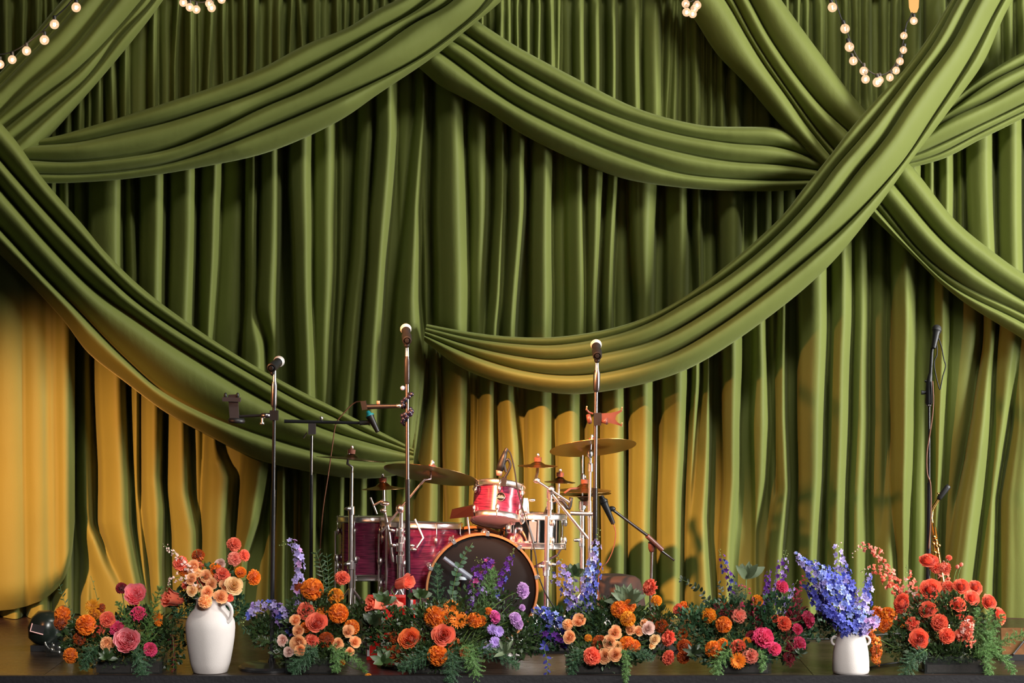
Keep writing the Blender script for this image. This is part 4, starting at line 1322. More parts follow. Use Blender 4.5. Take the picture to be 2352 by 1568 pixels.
for a in (90, 210, 330):
    ca, sa = math.cos(math.radians(a)), math.sin(math.radians(a))
    t.tube('leg', [Vector((c.x, d, 0.25)), Vector((c.x + ca * 0.2, d + sa * 0.2, 0.024))], 0.009, CHROME)

# ------------------------------------------------------------------ saxophone on its stand
d = 0.72
t = Thing('saxophone', 'golden saxophone with black mouthpiece cap behind the red flowers', 'saxophone', Vector((P(2162, 1495, d).x, d, 0.05)))
t.part('mouthpiece_cap', MB().tube([P(2155, 1147, d), P(2158, 1142, d), P(2176, 1119, d), P(2180, 1115, d)], [0.009, 0.0135, 0.0145, 0.012], 14), BLACKP)
t.part('ligature_screw', MB().ball(P(2155, 1133, d - 0.01), 0.006, 8, 6), GOLD)
t.tube('neck', cpts([P(2156, 1146, d), P(2148, 1158, d), P(2141, 1170, d), P(2138, 1186, d)], 12), [0.008 + 0.0005 * i for i in range(12)], GOLD, 12)
body = cpts([P(2138, 1186, d), P(2142, 1215, d), P(2150, 1255, d), P(2159, 1310, d), P(2168, 1370, d), P(2174, 1430, d), P(2168, 1462, d - 0.03), P(2152, 1462, d - 0.06), P(2142, 1430, d - 0.10), P(2138, 1395, d - 0.13), P(2134, 1360, d - 0.16)], 40)
t.tube('body', body, [0.010 + 0.0007 * i + (0.002 * max(0, i - 30)) for i in range(40)], GOLD, 16)
for i, (x0, y0, x1, y1, r_) in enumerate([(2143, 1200, 2158, 1290, 0.003), (2138, 1212, 2150, 1285, 0.003), (2149, 1210, 2163, 1300, 0.0025), (2136, 1240, 2146, 1300, 0.0025)]):
    t.tube('key_rod', rod(x0, y0, x1, y1, d - 0.03), r_, GOLD, 6)
for x_, y_ in ((2146, 1232), (2150, 1240), (2152, 1254), (2144, 1248), (2155, 1270), (2148, 1268), (2157, 1252), (2158, 1296)):
    t.part('key_cup', MB().lathe([(0.0085, -0.003), (0.009, 0.002), (0.0001, 0.003)], 12, Matrix.Translation(P(x_, y_, d - 0.035)) @ rot('X', 80)), GOLD)
st = Thing('saxophone_stand', 'small black stand propping up the saxophone', 'stand', Vector((P(2166, 1505, d).x, d, 0)))
for dx in (-0.12, 0.0, 0.12):
    c = P(2166, 1480, d)
    st.tube('leg', [Vector((c.x, d + 0.05, 0.18)), Vector((c.x + dx, d + 0.02 + abs(dx), 0.008))], 0.007, BLACKM)
st.tube('post', [P(2160, 1310, d + 0.05), P(2166, 1420, d + 0.06), Vector((P(2166, 1480, d).x, d + 0.05, 0.16))], 0.008, BLACKM)

# ------------------------------------------------------------------ vessels
def vessel(name, label, px, d, prof, y0):
    k = K(d)
    c = P(px, 1500, d)
    t = Thing(name, label, 'vase', (c.x, d, 0.0))
    pr = [(max(r_ * k, 1e-4), (y0 - y_) * k + 0.0005) for r_, y_ in prof]
    t.part('body', MB().lathe(pr, 56, Matrix.Translation((c.x, d, 0))), CERAMIC, sharp=60)
    return t, c, k


jd = 0.13
t, c, k = vessel('flower_jug', 'tall white ceramic jug with one small handle', 483, jd,
                 [(0.01, 1552), (38, 1552), (40, 1550), (46, 1530), (51.5, 1500), (55.5, 1472), (57, 1450), (56, 1436), (51, 1424), (43, 1413), (36, 1405), (33, 1397), (32.5, 1390), (34.5, 1384), (37, 1381.5), (34.5, 1381), (30, 1386), (29, 1398), (40, 1425), (46, 1450), (36, 1540), (0.01, 1542)], 1552)
jz = zpx(0, jd)
hp = cpts([P(513, 1386, jd - 0.035), P(522, 1385, jd - 0.055), P(530, 1394, jd - 0.06), P(532, 1408, jd - 0.06), P(528, 1422, jd - 0.06), P(520, 1430, jd - 0.06)], 16)
t.part('handle', MB().tube(hp, [0.010, 0.0095] + [0.009] * 12 + [0.0105, 0.012], 12), CERAMIC)
vd = 0.10
t, c, k = vessel('flower_vase', 'small white vase with two round ring handles', 1954, vd,
                 [(0.01, 1553), (38, 1553), (41, 1551), (42.5, 1545), (42, 1525), (40.5, 1505), (37.5, 1488), (34, 1474), (31.5, 1464), (30.5, 1457), (28, 1456.5), (28.5, 1466), (34, 1490), (37, 1540), (0.01, 1545)], 1553)
for sx in (-1, 1):
    cc = P(1954 + sx * 34, 1470.5, vd)
    ringp = [cc + Vector((math.cos(a_) * 10 * k, 0, math.sin(a_) * 10 * k)) for a_ in [2 * math.pi * i / 24 for i in range(25)]]
    t.part('ring_handle', MB().tube(ringp, 0.0062, 10, False), CERAMIC)


def glassm():
    m, nt, b = principled('clear_acrylic')
    b.inputs['Base Color'].default_value = (0.04, 0.045, 0.045, 1)
    b.inputs['Roughness'].default_value = 0.06
    b.inputs['Alpha'].default_value = 0.16
    setin(b, 'Specular IOR Level', 0.4)
    return m


ACRYL = glassm()
SOIL = mat('stems_and_chips', (0.02, 0.013, 0.01), 0.8, 0, 0.7, 70, 0.8, 60)


def box_planter(label, px0, px1, ytop, d=0.07, dep=0.16):
    a, b_ = P(px0, ytop, d), P(px1, ytop, d)
    h_ = a.z
    t = Thing('glass_planter', label, 'planter', ((a.x + b_.x) / 2, d + dep / 2, 0), 'clear box planters along the stage edge')
    w_ = 0.004
    for nm, lo, hi in (('front_pane', (a.x, d, 0.001), (b_.x, d + w_, h_)), ('back_pane', (a.x, d + dep - w_, 0.001), (b_.x, d + dep, h_)),
                       ('side_pane', (a.x, d + w_, 0.001), (a.x + w_, d + dep - w_, h_)), ('side_pane', (b_.x - w_, d + w_, 0.001), (b_.x, d + dep - w_, h_)),
                       ('bottom_pane', (a.x + w_, d + w_, 0.001), (b_.x - w_, d + dep - w_, 0.005))):
        t.part(nm, MB().box(lo, hi), ACRYL, sharp=20)
    t.part('filling', MB().box((a.x + 0.014, d + 0.012, 0.0055), (b_.x - 0.014, d + dep - 0.012, h_ * 0.5)), SOIL, sharp=20)
    return t


box_planter('clear box planter of the pink rose arrangement at far left', 213, 372, 1510)
box_planter('clear box planter just right of the left microphone stand', 655, 778, 1512)
box_planter('clear box planter in front of the bass drum', 940, 1105, 1515)
box_planter('clear box planter below the peach roses right of the bass drum', 1300, 1446, 1508)
box_planter('clear box planter of the pink and orange arrangement', 1650, 1772, 1506)
box_planter('clear box planter under the red flowers at far right', 2124, 2272, 1507)

# ------------------------------------------------------------------ things glimpsed behind the flowers
d = 0.50
t = Thing('road_case', 'bright red and white case glimpsed behind leaves below the floor toms', 'case', Vector((P(895, 1500, d).x, d + 0.06, 0)))
a, b_ = P(842, 1372, d), P(952, 1372, d)
t.part('body', MB().box((a.x, d, 0.001), (b_.x, d + 0.12, a.z)), mat('bright_red', (0.75, 0.012, 0.008), 0.4), sharp=20)
for x_ in (846, 878, 912, 946):
    p_ = P(x_, 1420, d)
    t.part('white_stripe', MB().box((p_.x - 0.006, d - 0.003, 0.02), (p_.x + 0.006, d + 0.001, a.z - 0.01)), mat('white_paint', (0.7, 0.66, 0.68), 0.5), sharp=20)
for y_ in (1392, 1448):
    p_ = P(895, y_, d)
    t.part('white_stripe', MB().box((a.x + 0.004, d - 0.003, p_.z - 0.005), (b_.x - 0.004, d + 0.001, p_.z + 0.005)), MATS['white_paint'], sharp=20)

d = 0.85
t = Thing('stage_light', 'dark floor lamp with a pale-edged bracket beside the far left flowers', 'stage light', Vector((P(110, 1490, d).x, d, 0)))
cc = P(108, 1440, d)
M = Matrix.Translation((cc.x, d, 0.10)) @ rot('Y', 10)
t.part('housing', MB().lathe([(0.0001, -0.07), (0.06, -0.07), (0.085, -0.05), (0.095, 0.0), (0.085, 0.05), (0.06, 0.085), (0.0001, 0.10)], 28, M), mat('dark_green_black', (0.012, 0.018, 0.014), 0.25, 0.2, 0.3), sharp=50)
t.part('lens_rim', MB().lathe([(0.062, -0.004), (0.07, -0.004), (0.07, 0.008), (0.062, 0.008)], 24, Matrix.Translation((cc.x + 0.07, d - 0.07, 0.065)) @ rot('X', 70), True), CHROME)
t.part('foot', MB().box((cc.x - 0.07, d - 0.06, 0.001), (cc.x + 0.11, d + 0.05, 0.03)), BLACKP, sharp=20)
PALE = mat('pale_edge', (0.75, 0.45, 0.42), 0.4)
t.tube('bracket', [P(74, 1431, d - 0.1), P(69, 1449, d - 0.1), P(84, 1453, d - 0.1), P(99, 1457, d - 0.1)], 0.0032, PALE, 8)
t.part('plate', MB().add([P(74, 1432, d - 0.098), P(105, 1437, d - 0.098), P(99, 1455, d - 0.098), P(69, 1449, d - 0.098)], [(0, 1, 2, 3)]), BLACKP)
d = 0.62
t = Thing('glass_jar', 'small glass jar of chrome fittings on the stage at far left', 'jar', Vector((P(125, 1490, d).x, d, 0)))
cc = P(125, 1480, d)
t.part('body', MB().lathe([(0.03, 0.001), (0.045, 0.004), (0.055, 0.04), (0.045, 0.075), (0.042, 0.075), (0.05, 0.04), (0.03, 0.006)], 24, Matrix.Translation((cc.x, d, 0))), ACRYL)
for i in range(5):
    t.part('fitting', MB().ball((cc.x + 0.022 * math.cos(i * 2.1), d + 0.02 * math.sin(i * 2.1), 0.02 + 0.008 * i), 0.010, 8, 6), CHROME)

d = 0.48
t = Thing('equipment_case', 'dark low case with a slanted silver strip at the far right edge', 'case', Vector((P(2345, 1520, d).x, d + 0.1, 0)))
a, b_ = P(2302, 1505, d), P(2440, 1505, d)
t.part('body', MB().box((a.x, d, 0.001), (b_.x, d + 0.25, a.z + 0.005)), BLACKP, sharp=20)
t.part('lid', MB().add([(a.x, d, a.z + 0.005), (b_.x, d, a.z + 0.005), (b_.x, d + 0.25, a.z + 0.10), (a.x + 0.05, d + 0.25, a.z + 0.10)], [(0, 1, 2, 3)]), mat('woody_panel', (0.16, 0.07, 0.03), 0.35, 0.2, 0.6, 30), sharp=20)
t.tube('strip', [P(2326, 1503, d - 0.004), P(2356, 1466, d + 0.12)], 0.006, STEEL)
t.part('latch', MB().box((-0.008, -0.006, -0.005), (0.008, 0.004, 0.005), Matrix.Translation(P(2338, 1521, d))), STEEL, sharp=20)
for i, (lab, pts) in enumerate((('black cable lying on the stage behind the small white vase', [P(1830, 1470, 1.2), P(1870, 1468, 1.2), P(1905, 1466, 1.2), P(2060, 1452, 1.4), P(2120, 1455, 1.4)]),
                               ('black cable running past the foot of the small white vase', [P(1990, 1545, 0.2), P(2020, 1530, 0.3), P(2060, 1522, 0.38), P(2080, 1524, 0.36), P(2120, 1545, 0.14)]))):
    pts = cpts([(p.x, p.y, 0.006) for p in pts], 40)
    tag(MB().tube(pts, 0.005, 8).build('stage_cable', RUBBER), lab, 'cable')
# ------------------------------------------------------------------ flowers: blooms are modelled once per kind and shape
RNG = random.Random(11)
GA = 2.399963


def cup_petal(mb, az, wa, prof, ruf=0.0, nu=4, nv=4, tip=0.35, ph=0.0):
    """a petal wrapped round the axis: prof = (r, z) from throat to rim, wa half width in radians at the widest"""
    pr = catmull(prof, nu + 1)
    vs, fs, at = [], [], []
    for i in range(nu + 1):
        s = i / nu
        sh = min(1.0, 0.35 + 1.1 * s) * math.sqrt(max(0.0, 1 - max(0.0, (s - 0.55) / 0.45) ** 2 * (1 - tip)))
        for j in range(nv + 1):
            t = j / nv * 2 - 1
            a = az + t * wa * sh
            r, z = pr[i]
            r2 = r * (1 + ruf * s * math.sin(t * 5 + ph)) - 0.04 * t * t * s
            z2 = z - 0.03 * abs(t) ** 2 * s + ruf * s * 0.6 * math.sin(t * 7 + ph * 2)
            vs.append((r2 * math.cos(a), r2 * math.sin(a), z2))
            at.append(s)
    for i in range(nu):
        for j in range(nv):
            q = i * (nv + 1) + j
            fs.append((q, q + 1, q + nv + 2, q + nv + 1))
    mb.add(vs, fs, at)


def flat_petal(mb, base, dirv, up, L, W, curl=0.0, nu=3, nv=2, ruf=0.0, ph=0.0, tipw=0.3, a0=0.0, a1=1.0):
    dirv, up = Vector(dirv).normalized(), Vector(up).normalized()
    side = dirv.cross(up).normalized()
    up = side.cross(dirv)
    vs, fs, at = [], [], []
    for i in range(nu + 1):
        s = i / nu
        w = W * (math.sin(math.pi * min(1, 0.12 + 0.75 * s)) * (1 - s) + tipw * s * 1.2 + 0.15 * (1 - s))
        c = Vector(base) + dirv * (L * s) + up * (curl * L * s * s)
        for j in range(nv + 1):
            t = j / nv * 2 - 1
            z = ruf * s * math.sin(t * 4.5 + ph) * L
            vs.append(c + side * (w * t) + up * (z + 0.12 * W * t * t))
            at.append(a0 + (a1 - a0) * s)
    for i in range(nu):
        for j in range(nv):
            q = i * (nv + 1) + j
            fs.append((q, q + 1, q + nv + 2, q + nv + 1))
    mb.add(vs, fs, at)


def dome(mb, r, zc, sc, at=0.0, n=12, m=6):
    k0 = len(mb.a)
    mb.ball((0, 0, zc), r, n, m, (1, 1, sc))
    for i in range(k0, len(mb.a)):
        mb.a[i] = at


def rose_mb(n=26, open_=1.0, seed=1, ruf=0.03):
    R_ = random.Random(seed)
    mb = MB()
    for k in range(n):
        f = (k + 0.5) / n
        az = k * GA + R_.uniform(-0.2, 0.2)
        rr = 0.08 + 0.78 * f ** 0.85 * open_
        top = 0.80 - (0.62 if n > 40 else 0.46) * f ** 1.7 + R_.uniform(-0.04, 0.04)
        out = 0.02 + 0.22 * f * f
        wa = 1.25 - 0.55 * f
        cup_petal(mb, az, wa, [(0.04 + 0.18 * f, 0.0 + 0.02 * f), (rr * 0.8 + 0.02, 0.16), (rr, top * 0.6), (rr + out * 0.4, top * 0.92), (rr + out, top)], ruf, 4, 4, 0.7, R_.random() * 6)
    return mb


def ranun_mb(seed=1):
    return rose_mb(52, 1.0, seed, 0.06)


def peony_mb(seed=1):
    R_ = random.Random(seed)
    mb = MB()
    for k in range(9):       # big guard petals
        az = k * GA
        f = 0.75 + 0.25 * k / 9
        cup_petal(mb, az, 0.62, [(0.2, 0), (0.62 * f, 0.1), (0.92 * f, 0.36), (1.0 * f, 0.62), (1.04 * f, 0.72)], 0.03, 4, 4, 0.6, R_.random() * 6)
    for k in range(36):      # quartered heart
        f = (k + 0.5) / 36
        az = k * GA + R_.uniform(-0.3, 0.3)
        rr = 0.08 + 0.66 * f
        cup_petal(mb, az, 0.75 - 0.35 * f, [(0.05 + 0.1 * f, 0.02), (rr * 0.8, 0.24), (rr, 0.5 + 0.08 * (1 - f)), (rr * 0.98, 0.66 + R_.uniform(-0.06, 0.05))], 0.10, 3, 3, 0.7, R_.random() * 6)
    return mb


def carnation_mb(seed=1, n=64, flat=0.62):
    R_ = random.Random(seed)
    mb = MB()
    dome(mb, 0.62, 0.15, 0.55, 0.1)
    for k in range(n):
        f = (k + 0.5) / n
        th = math.acos(1 - 0.98 * f)            # 0 up .. ~90 deg
        az = k * GA + R_.uniform(-0.15, 0.15)
        th2 = th * 0.95 + R_.uniform(-0.15, 0.15)
        d = Vector((math.sin(th2) * math.cos(az), math.sin(th2) * math.sin(az), math.cos(th2) * flat + 0.12))
        up = Vector((-math.cos(az) * 0.5, -math.sin(az) * 0.5, 1))
        up = up + Vector((R_.uniform(-.6, .6), R_.uniform(-.6, .6), 0))
        flat_petal(mb, d * 0.25, d, up, 0.72 + R_.uniform(-0.06, 0.08), 0.30, R_.uniform(-0.15, 0.25), 3, 4, 0.14, R_.random() * 6, 0.85)
    return mb


def marigold_mb(seed=1, n=120, depth=0.85):
    R_ = random.Random(seed)
    mb = MB()
    dome(mb, 0.78, 0.12, 0.8, 0.0, 14, 8)
    for k in range(n):
        f = (k + 0.5) / n
        th = math.acos(1 - 1.35 * f)
        az = k * GA + R_.uniform(-0.1, 0.1)
        d = Vector((math.sin(th) * math.cos(az), math.sin(th) * math.sin(az), math.cos(th)))
        up = Vector((R_.uniform(-1, 1), R_.uniform(-1, 1), R_.uniform(-1, 1))) + d.orthogonal()
        b_ = Vector((d.x, d.y, d.z * depth)) * 0.62 + Vector((0, 0, 0.12))
        flat_petal(mb, b_, d + Vector((R_.uniform(-.35, .35), R_.uniform(-.35, .35), R_.uniform(-.35, .35))), up, 0.36, 0.15, R_.uniform(-0.3, 0.3), 2, 2, 0.25, R_.random() * 6, 0.9, 0.0, 1.0)
    return mb


def daisy_mb(seed=1, n=22):
    R_ = random.Random(seed)
    mb = MB()
    for ring, (r0, L, el) in enumerate(((0.16, 0.86, 0.12), (0.14, 0.78, 0.30), (0.12, 0.6, 0.5))):
        for k in range(n):
            az = 2 * math.pi * (k + ring * 0.5) / n + R_.uniform(-0.06, 0.06)
            e = el + R_.uniform(-0.12, 0.12)
            d = Vector((math.cos(az) * math.cos(e), math.sin(az) * math.cos(e), math.sin(e)))
            flat_petal(mb, (math.cos(az) * r0, math.sin(az) * r0, 0.04 + ring * 0.03), d, (0, 0, 1), L, 0.10, -0.08, 3, 2, 0.0, 0, 0.5, 0.1, 1.0)
    dome(mb, 0.2, 0.10, 0.7, 0.0)
    return mb


def floret_mb(seed=1, n=5):
    R_ = random.Random(seed)
    mb = MB()
    for k in range(n):
        az = 2 * math.pi * k / n + R_.uniform(-.12, .12)
        e = 0.35 + R_.uniform(-.2, .25)
        d = Vector((math.cos(az) * math.cos(e), math.sin(az) * math.cos(e), math.sin(e)))
        flat_petal(mb, d * 0.05, d, (0, 0, 1), 1.0, 0.52, -0.15, 3, 2, 0.14, R_.random() * 6, 0.35, 0.2, 1.0)
    k0 = len(mb.a)
    mb.ball((0, 0, 0.2), 0.17, 6, 4)
    for i in range(k0, len(mb.a)):
        mb.a[i] = 1.3
    mb.tube([(0, 0, 0.05), (0.05, 0, -0.4), (0.12, 0, -0.75)], [0.12, 0.09, 0.03], 5)
    return mb


def snap_mb(seed=1):
    R_ = random.Random(seed)
    mb = MB()
    mb.tube([(0, 0, -0.9), (0, 0, -0.3), (0, 0, 0.25)], [0.16, 0.36, 0.42], 8)
    for az, e, L in ((1.2, 0.9, 0.8), (1.95, 0.9, 0.8), (4.2, 0.25, 0.75), (4.75, 0.15, 0.8), (5.3, 0.25, 0.75)):
        d = Vector((math.cos(az) * math.cos(e), math.sin(az) * math.cos(e), math.sin(e)))
        flat_petal(mb, Vector((math.cos(az) * .3, math.sin(az) * .3, 0.15)), d, (0, 0, 1), L, 0.34, -0.5, 3, 2, 0.15, R_.random() * 6, 0.7, 0.3, 1.0)
    mb.ball((0, -0.2, 0.3), 0.34, 8, 5)
    return mb


def bud_mb():
    return MB().lathe([(0.0001, -1.0), (0.45, -0.7), (0.72, -0.1), (0.6, 0.45), (0.25, 0.9), (0.0001, 1.0)], 8)


def tulip_mb(seed=1):
    """half-open bloom seen mostly from the side"""
    R_ = random.Random(seed)
    mb = MB()
    for k in range(12):
        f = (k + 0.5) / 12
        rr = 0.12 + 0.42 * f
        cup_petal(mb, k * GA, 1.1 - 0.35 * f, [(0.05, -0.9), (rr * 0.9, -0.6), (rr, 0.0), (rr + 0.10 * f, 0.5), (rr + 0.28 * f, 0.75 - 0.12 * f)], 0.06, 4, 4, 0.55, R_.random() * 6)
    return mb


def proto(mb, name):
    o = mb.build(name, MATS['tmp_petal'])
    me = o.data
    bpy.data.objects.remove(o)
    return me


mat('tmp_petal', (0.5, 0.5, 0.5))
SHAPES = {
    'rose': [rose_mb(26, 1.0, s) for s in (1, 2)], 'ranun': [ranun_mb(s) for s in (1, 2)], 'peony': [peony_mb(s) for s in (1, 2)],
    'carn': [carnation_mb(s) for s in (1, 2, 3)], 'mari': [marigold_mb(s) for s in (1, 2, 3)], 'daisy': [daisy_mb(s) for s in (1, 2)],
    'floret': [floret_mb(s) for s in (1, 2, 3)], 'snap': [snap_mb(s) for s in (1, 2)], 'bud': [bud_mb()], 'tulip': [tulip_mb(1)],
}
MESH = {}
PALETTE = {   # throat, rim
    'orange': ((0.6, 0.12, 0.004), (0.9, 0.25, 0.014)), 'amber': ((0.62, 0.20, 0.004), (0.90, 0.36, 0.015)), 'rust': ((0.30, 0.045, 0.004), (0.55, 0.10, 0.008)),
    'peach': ((0.9, 0.38, 0.1), (0.97, 0.58, 0.3)), 'cream': ((0.92, 0.56, 0.18), (0.97, 0.73, 0.42)), 'coral': ((0.78, 0.1, 0.05), (0.95, 0.23, 0.13)), 'pinkcoral': ((0.82, 0.16, 0.11), (0.96, 0.36, 0.26)),
    'red': ((0.58, 0.035, 0.012), (0.90, 0.17, 0.085)), 'pink': ((0.8, 0.08, 0.13), (0.96, 0.38, 0.42)), 'hotpink': ((0.58, 0.012, 0.08), (0.9, 0.09, 0.24)), 'burgundy': ((0.10, 0.004, 0.01), (0.28, 0.015, 0.03)),
    'magenta': ((0.42, 0.02, 0.18), (0.72, 0.12, 0.38)), 'lilac': ((0.42, 0.18, 0.50), (0.70, 0.42, 0.76)), 'lavender': ((0.26, 0.20, 0.52), (0.52, 0.44, 0.78)), 'mum': ((0.24, 0.12, 0.45), (0.45, 0.30, 0.70)),
    'purple': ((0.06, 0.008, 0.16), (0.18, 0.035, 0.38)), 'blue': ((0.03, 0.04, 0.36), (0.16, 0.19, 0.70)), 'deepblue': ((0.015, 0.015, 0.18), (0.08, 0.08, 0.42)), 'skyblue': ((0.10, 0.22, 0.72), (0.42, 0.46, 0.85)),
    'palepink': ((0.82, 0.46, 0.38), (0.95, 0.74, 0.66)), 'greenbud': ((0.16, 0.22, 0.05), (0.36, 0.42, 0.14)), 'orangerose': ((0.7, 0.09, 0.012), (0.94, 0.23, 0.06)),
}
for k_, (a_, b_) in PALETTE.items():
    petal_mat('petal_' + k_, a_, b_)


def shape(kind, col, i):
    key = (kind, col, i % len(SHAPES[kind]))
    if key not in MESH:
        o = SHAPES[kind][key[2]].build(kind, MATS['petal_' + col])
        MESH[key] = o.data
        bpy.data.objects.remove(o)
    return MESH[key]


STEM = mat('stem_green', (0.09, 0.15, 0.03), 0.5, 0, 0.25, 40)
LEAF = mat('leaf_green', (0.030, 0.058, 0.016), 0.42, 0, 0.35, 12)
FERN = mat('fern_green', (0.085, 0.185, 0.042), 0.55, 0, 0.4, 25)
FERNDARK = mat('fern_dark', (0.026, 0.078, 0.030), 0.55, 0, 0.4, 25)
SAGE = mat('sage_green', (0.075, 0.105, 0.05), 0.6, 0, 0.2, 30)
DARKLEAF = mat('dark_leaf', (0.018, 0.03, 0.012), 0.35, 0, 0.3, 12)
KINDN = {'rose': 'rose', 'ranun': 'ranunculus', 'peony': 'garden_rose', 'carn': 'carnation', 'mari': 'marigold', 'daisy': 'daisy', 'bud': 'flower_bud', 'tulip': 'lisianthus'}
COLN = {'orange': 'orange', 'amber': 'golden', 'rust': 'rust-brown', 'peach': 'peach', 'cream': 'cream-yellow', 'coral': 'coral', 'pinkcoral': 'salmon-pink', 'red': 'red-orange', 'pink': 'pink', 'hotpink': 'hot-pink', 'burgundy': 'burgundy',
        'magenta': 'magenta', 'lilac': 'lilac', 'lavender': 'lavender', 'mum': 'violet', 'purple': 'purple', 'blue': 'blue', 'deepblue': 'deep-blue', 'skyblue': 'sky-blue', 'palepink': 'pale-pink', 'greenbud': 'green', 'orangerose': 'bright-orange'}
ARR = {   # base of the stems (photo x, y, depth), phrase, middle x of the bouquet
    'A1': ((290, 1530, 0.15), 'in the far left bouquet', 280, 'far left bouquet'),
    'AJ': ((484, 1450, 0.13), 'in the tall white jug', 484, 'flowers in the tall white jug'),
    'A2': ((716, 1530, 0.15), 'in the bouquet right of the white jug', 730, 'bouquet right of the white jug'),
    'A3': ((1022, 1530, 0.15), 'in the bouquet before the bass drum', 1030, 'bouquet before the bass drum'),
    'AB': ((1290, 1500, 0.42), 'in the blue spray beside the bass drum', 1300, 'blue spray beside the bass drum'),
    'A4': ((1374, 1530, 0.15), 'in the peach bouquet right of the bass drum', 1420, 'peach bouquet right of the bass drum'),
    'A5': ((1710, 1530, 0.15), 'in the mixed bouquet left of the small vase', 1710, 'mixed bouquet left of the small vase'),
    'AV': ((1954, 1500, 0.10), 'in the small white vase', 1954, 'flowers in the small white vase'),
    'A7': ((2196, 1530, 0.15), 'in the red bouquet at far right', 2180, 'red bouquet at far right'),
}
FL = []


def add(arr, txt):
    """kind colour x y r [depth] [side]"""
    for ln in txt.strip().split(';'):
        q = ln.split()
        if not q:
            continue
        FL.append([arr, q[0], q[1], float(q[2]), float(q[3]), float(q[4]), float(q[5]) if len(q) > 5 else None, q[6] if len(q) > 6 else ''])


add('A1', '''daisy amber 210 1389 18 .22; mari orange 144 1411 20 .2; mari rust 139 1430 16 .18; mari orange 197 1435 24 .10; mari amber 217 1413 15 .2; mari rust 232 1396 11 .26; mari rust 183 1466 16 .12;
carn coral 246 1422 18 .14; carn peach 245 1478 16 .06; carn hotpink 268 1442 17 .14; peony pink 310 1366 29 .20; carn hotpink 318 1409 18 .17; carn burgundy 279 1350 13 .26; peony pink 293 1472 33 .02;
carn hotpink 345 1491 16 .06; daisy orange 366 1421 17 .16 r; mari orange 162 1505 18 .06; tulip coral 399 1374 27 .14 l; tulip coral 384 1376 16 .17 l; mari rust 213 1450 14 .16; carn coral 228 1446 12 .15''')
add('AJ', '''carn coral 413 1292 17 .08; carn rust 455 1274 14 .14; rose peach 443 1301 17 .08; rose peach 439 1329 14 .04; rose cream 451 1316 13 .07; rose peach 473 1322 15 .06; rose cream 441 1355 14 .04; rose cream 455 1350 11 .07;
rose peach 476 1360 16 .02; rose peach 486 1340 14 .05; rose peach 507 1369 17 .02; mari peach 471 1381 16 0; rose peach 519 1343 16 .05; rose cream 537 1344 22 .04; rose palepink 505 1294 13 .12; mari orange 424 1310 14 .10;
carn orange 493 1308 16 .10; carn coral 510 1320 18 .07; carn coral 538 1249 16 .14; carn pinkcoral 539 1282 16 .12; carn coral 562 1275 14 .14 r; carn orange 553 1313 13 .10; carn orange 584 1325 18 .08 r; carn coral 528 1373 9 .05;
carn coral 462 1333 12 .09; carn coral 428 1342 11 .10; rose peach 498 1330 12 .09''')
add('A2', '''mari orange 717 1353 26 .18; mari rust 684 1347 11 .22; mari amber 771 1369 19 .18; mari orange 777 1408 23 .12; carn coral 786 1326 17 .24; carn coral 702 1402 20 .14; rose coral 728 1429 25 .05; rose peach 678 1423 14 .08;
rose peach 685 1448 14 .06; rose palepink 649 1470 14 .07; rose peach 684 1476 20 .02; rose palepink 663 1497 13 .02; rose peach 689 1493 14 0; rose peach 800 1449 15 .05; rose peach 777 1478 14 .03; rose peach 816 1473 14 .05; rose peach 803 1496 11 .03;
carn coral 715 1472 17 .06; mari rust 749 1470 19 .10; mari orange 808 1440 18 .10; mari orange 702 1440 13 .11; daisy orange 740 1405 14 .16; mari amber 786 1521 7 .02; mari amber 846 1556 10 -.02''')
add('A3', '''tulip coral 926 1338 25 .22 r; tulip coral 864 1390 26 .16 l; tulip pinkcoral 915 1388 14 .2 l; rose orangerose 940 1465 26 .06; rose coral 1019 1458 27 .02; mari orange 998 1416 25 .12; mari orange 1005 1505 24 .01; mari orange 1090 1424 18 .12; mari orange 1104 1426 14 .14;
mari rust 907 1500 19 .08; mari rust 930 1508 13 .09; daisy orange 1036 1395 20 .16; daisy orange 1053 1420 22 .12; daisy orange 1028 1414 19 .15; daisy rust 1045 1480 18 .08; daisy rust 1068 1498 14 .06; mari rust 904 1463 15 .14; mari rust 966 1470 12 .14;
carn magenta 1138 1416 15 .12 r; carn lilac 1202 1355 18 .18 r; daisy mum 1132 1444 13 .10; daisy mum 1147 1449 13 .09; daisy mum 1138 1474 14 .06; carn lilac 1184 1420 15 .10; carn lilac 1192 1433 12 .10; mari orange 1122 1403 9 .16; carn lilac 1200 1395 8 .18; daisy lavender 1113 1492 9 .06; daisy lavender 1124 1486 8 .06''')
add('A4', '''rose peach 1330 1424 17 .12; mari peach 1304 1434 13 .13; rose peach 1308 1462 16 .08; rose peach 1413 1452 17 .05; rose peach 1400 1474 17 .03; rose cream 1419 1484 13 .03; rose peach 1449 1444 14 .1; rose peach 1467 1449 12 .1; rose palepink 1490 1442 16 .1;
rose peach 1389 1506 18 0; rose peach 1413 1503 17 -.01; rose cream 1505 1468 13 .11; rose cream 1498 1482 9 .11; rose peach 1480 1430 10 .13; mari orange 1423 1399 20 .12; mari orange 1445 1391 16 .14; mari amber 1442 1421 18 .08; mari orange 1441 1479 19 .05; mari orange 1456 1484 16 .05; mari rust 1378 1477 19 .08; mari amber 1351 1465 9 .10;
mari amber 1508 1379 13 .2; mari rust 1519 1437 16 .16; carn coral 1359 1507 20 .0; carn coral 1492 1348 19 .22 l; mari rust 1496 1420 10 .18''')
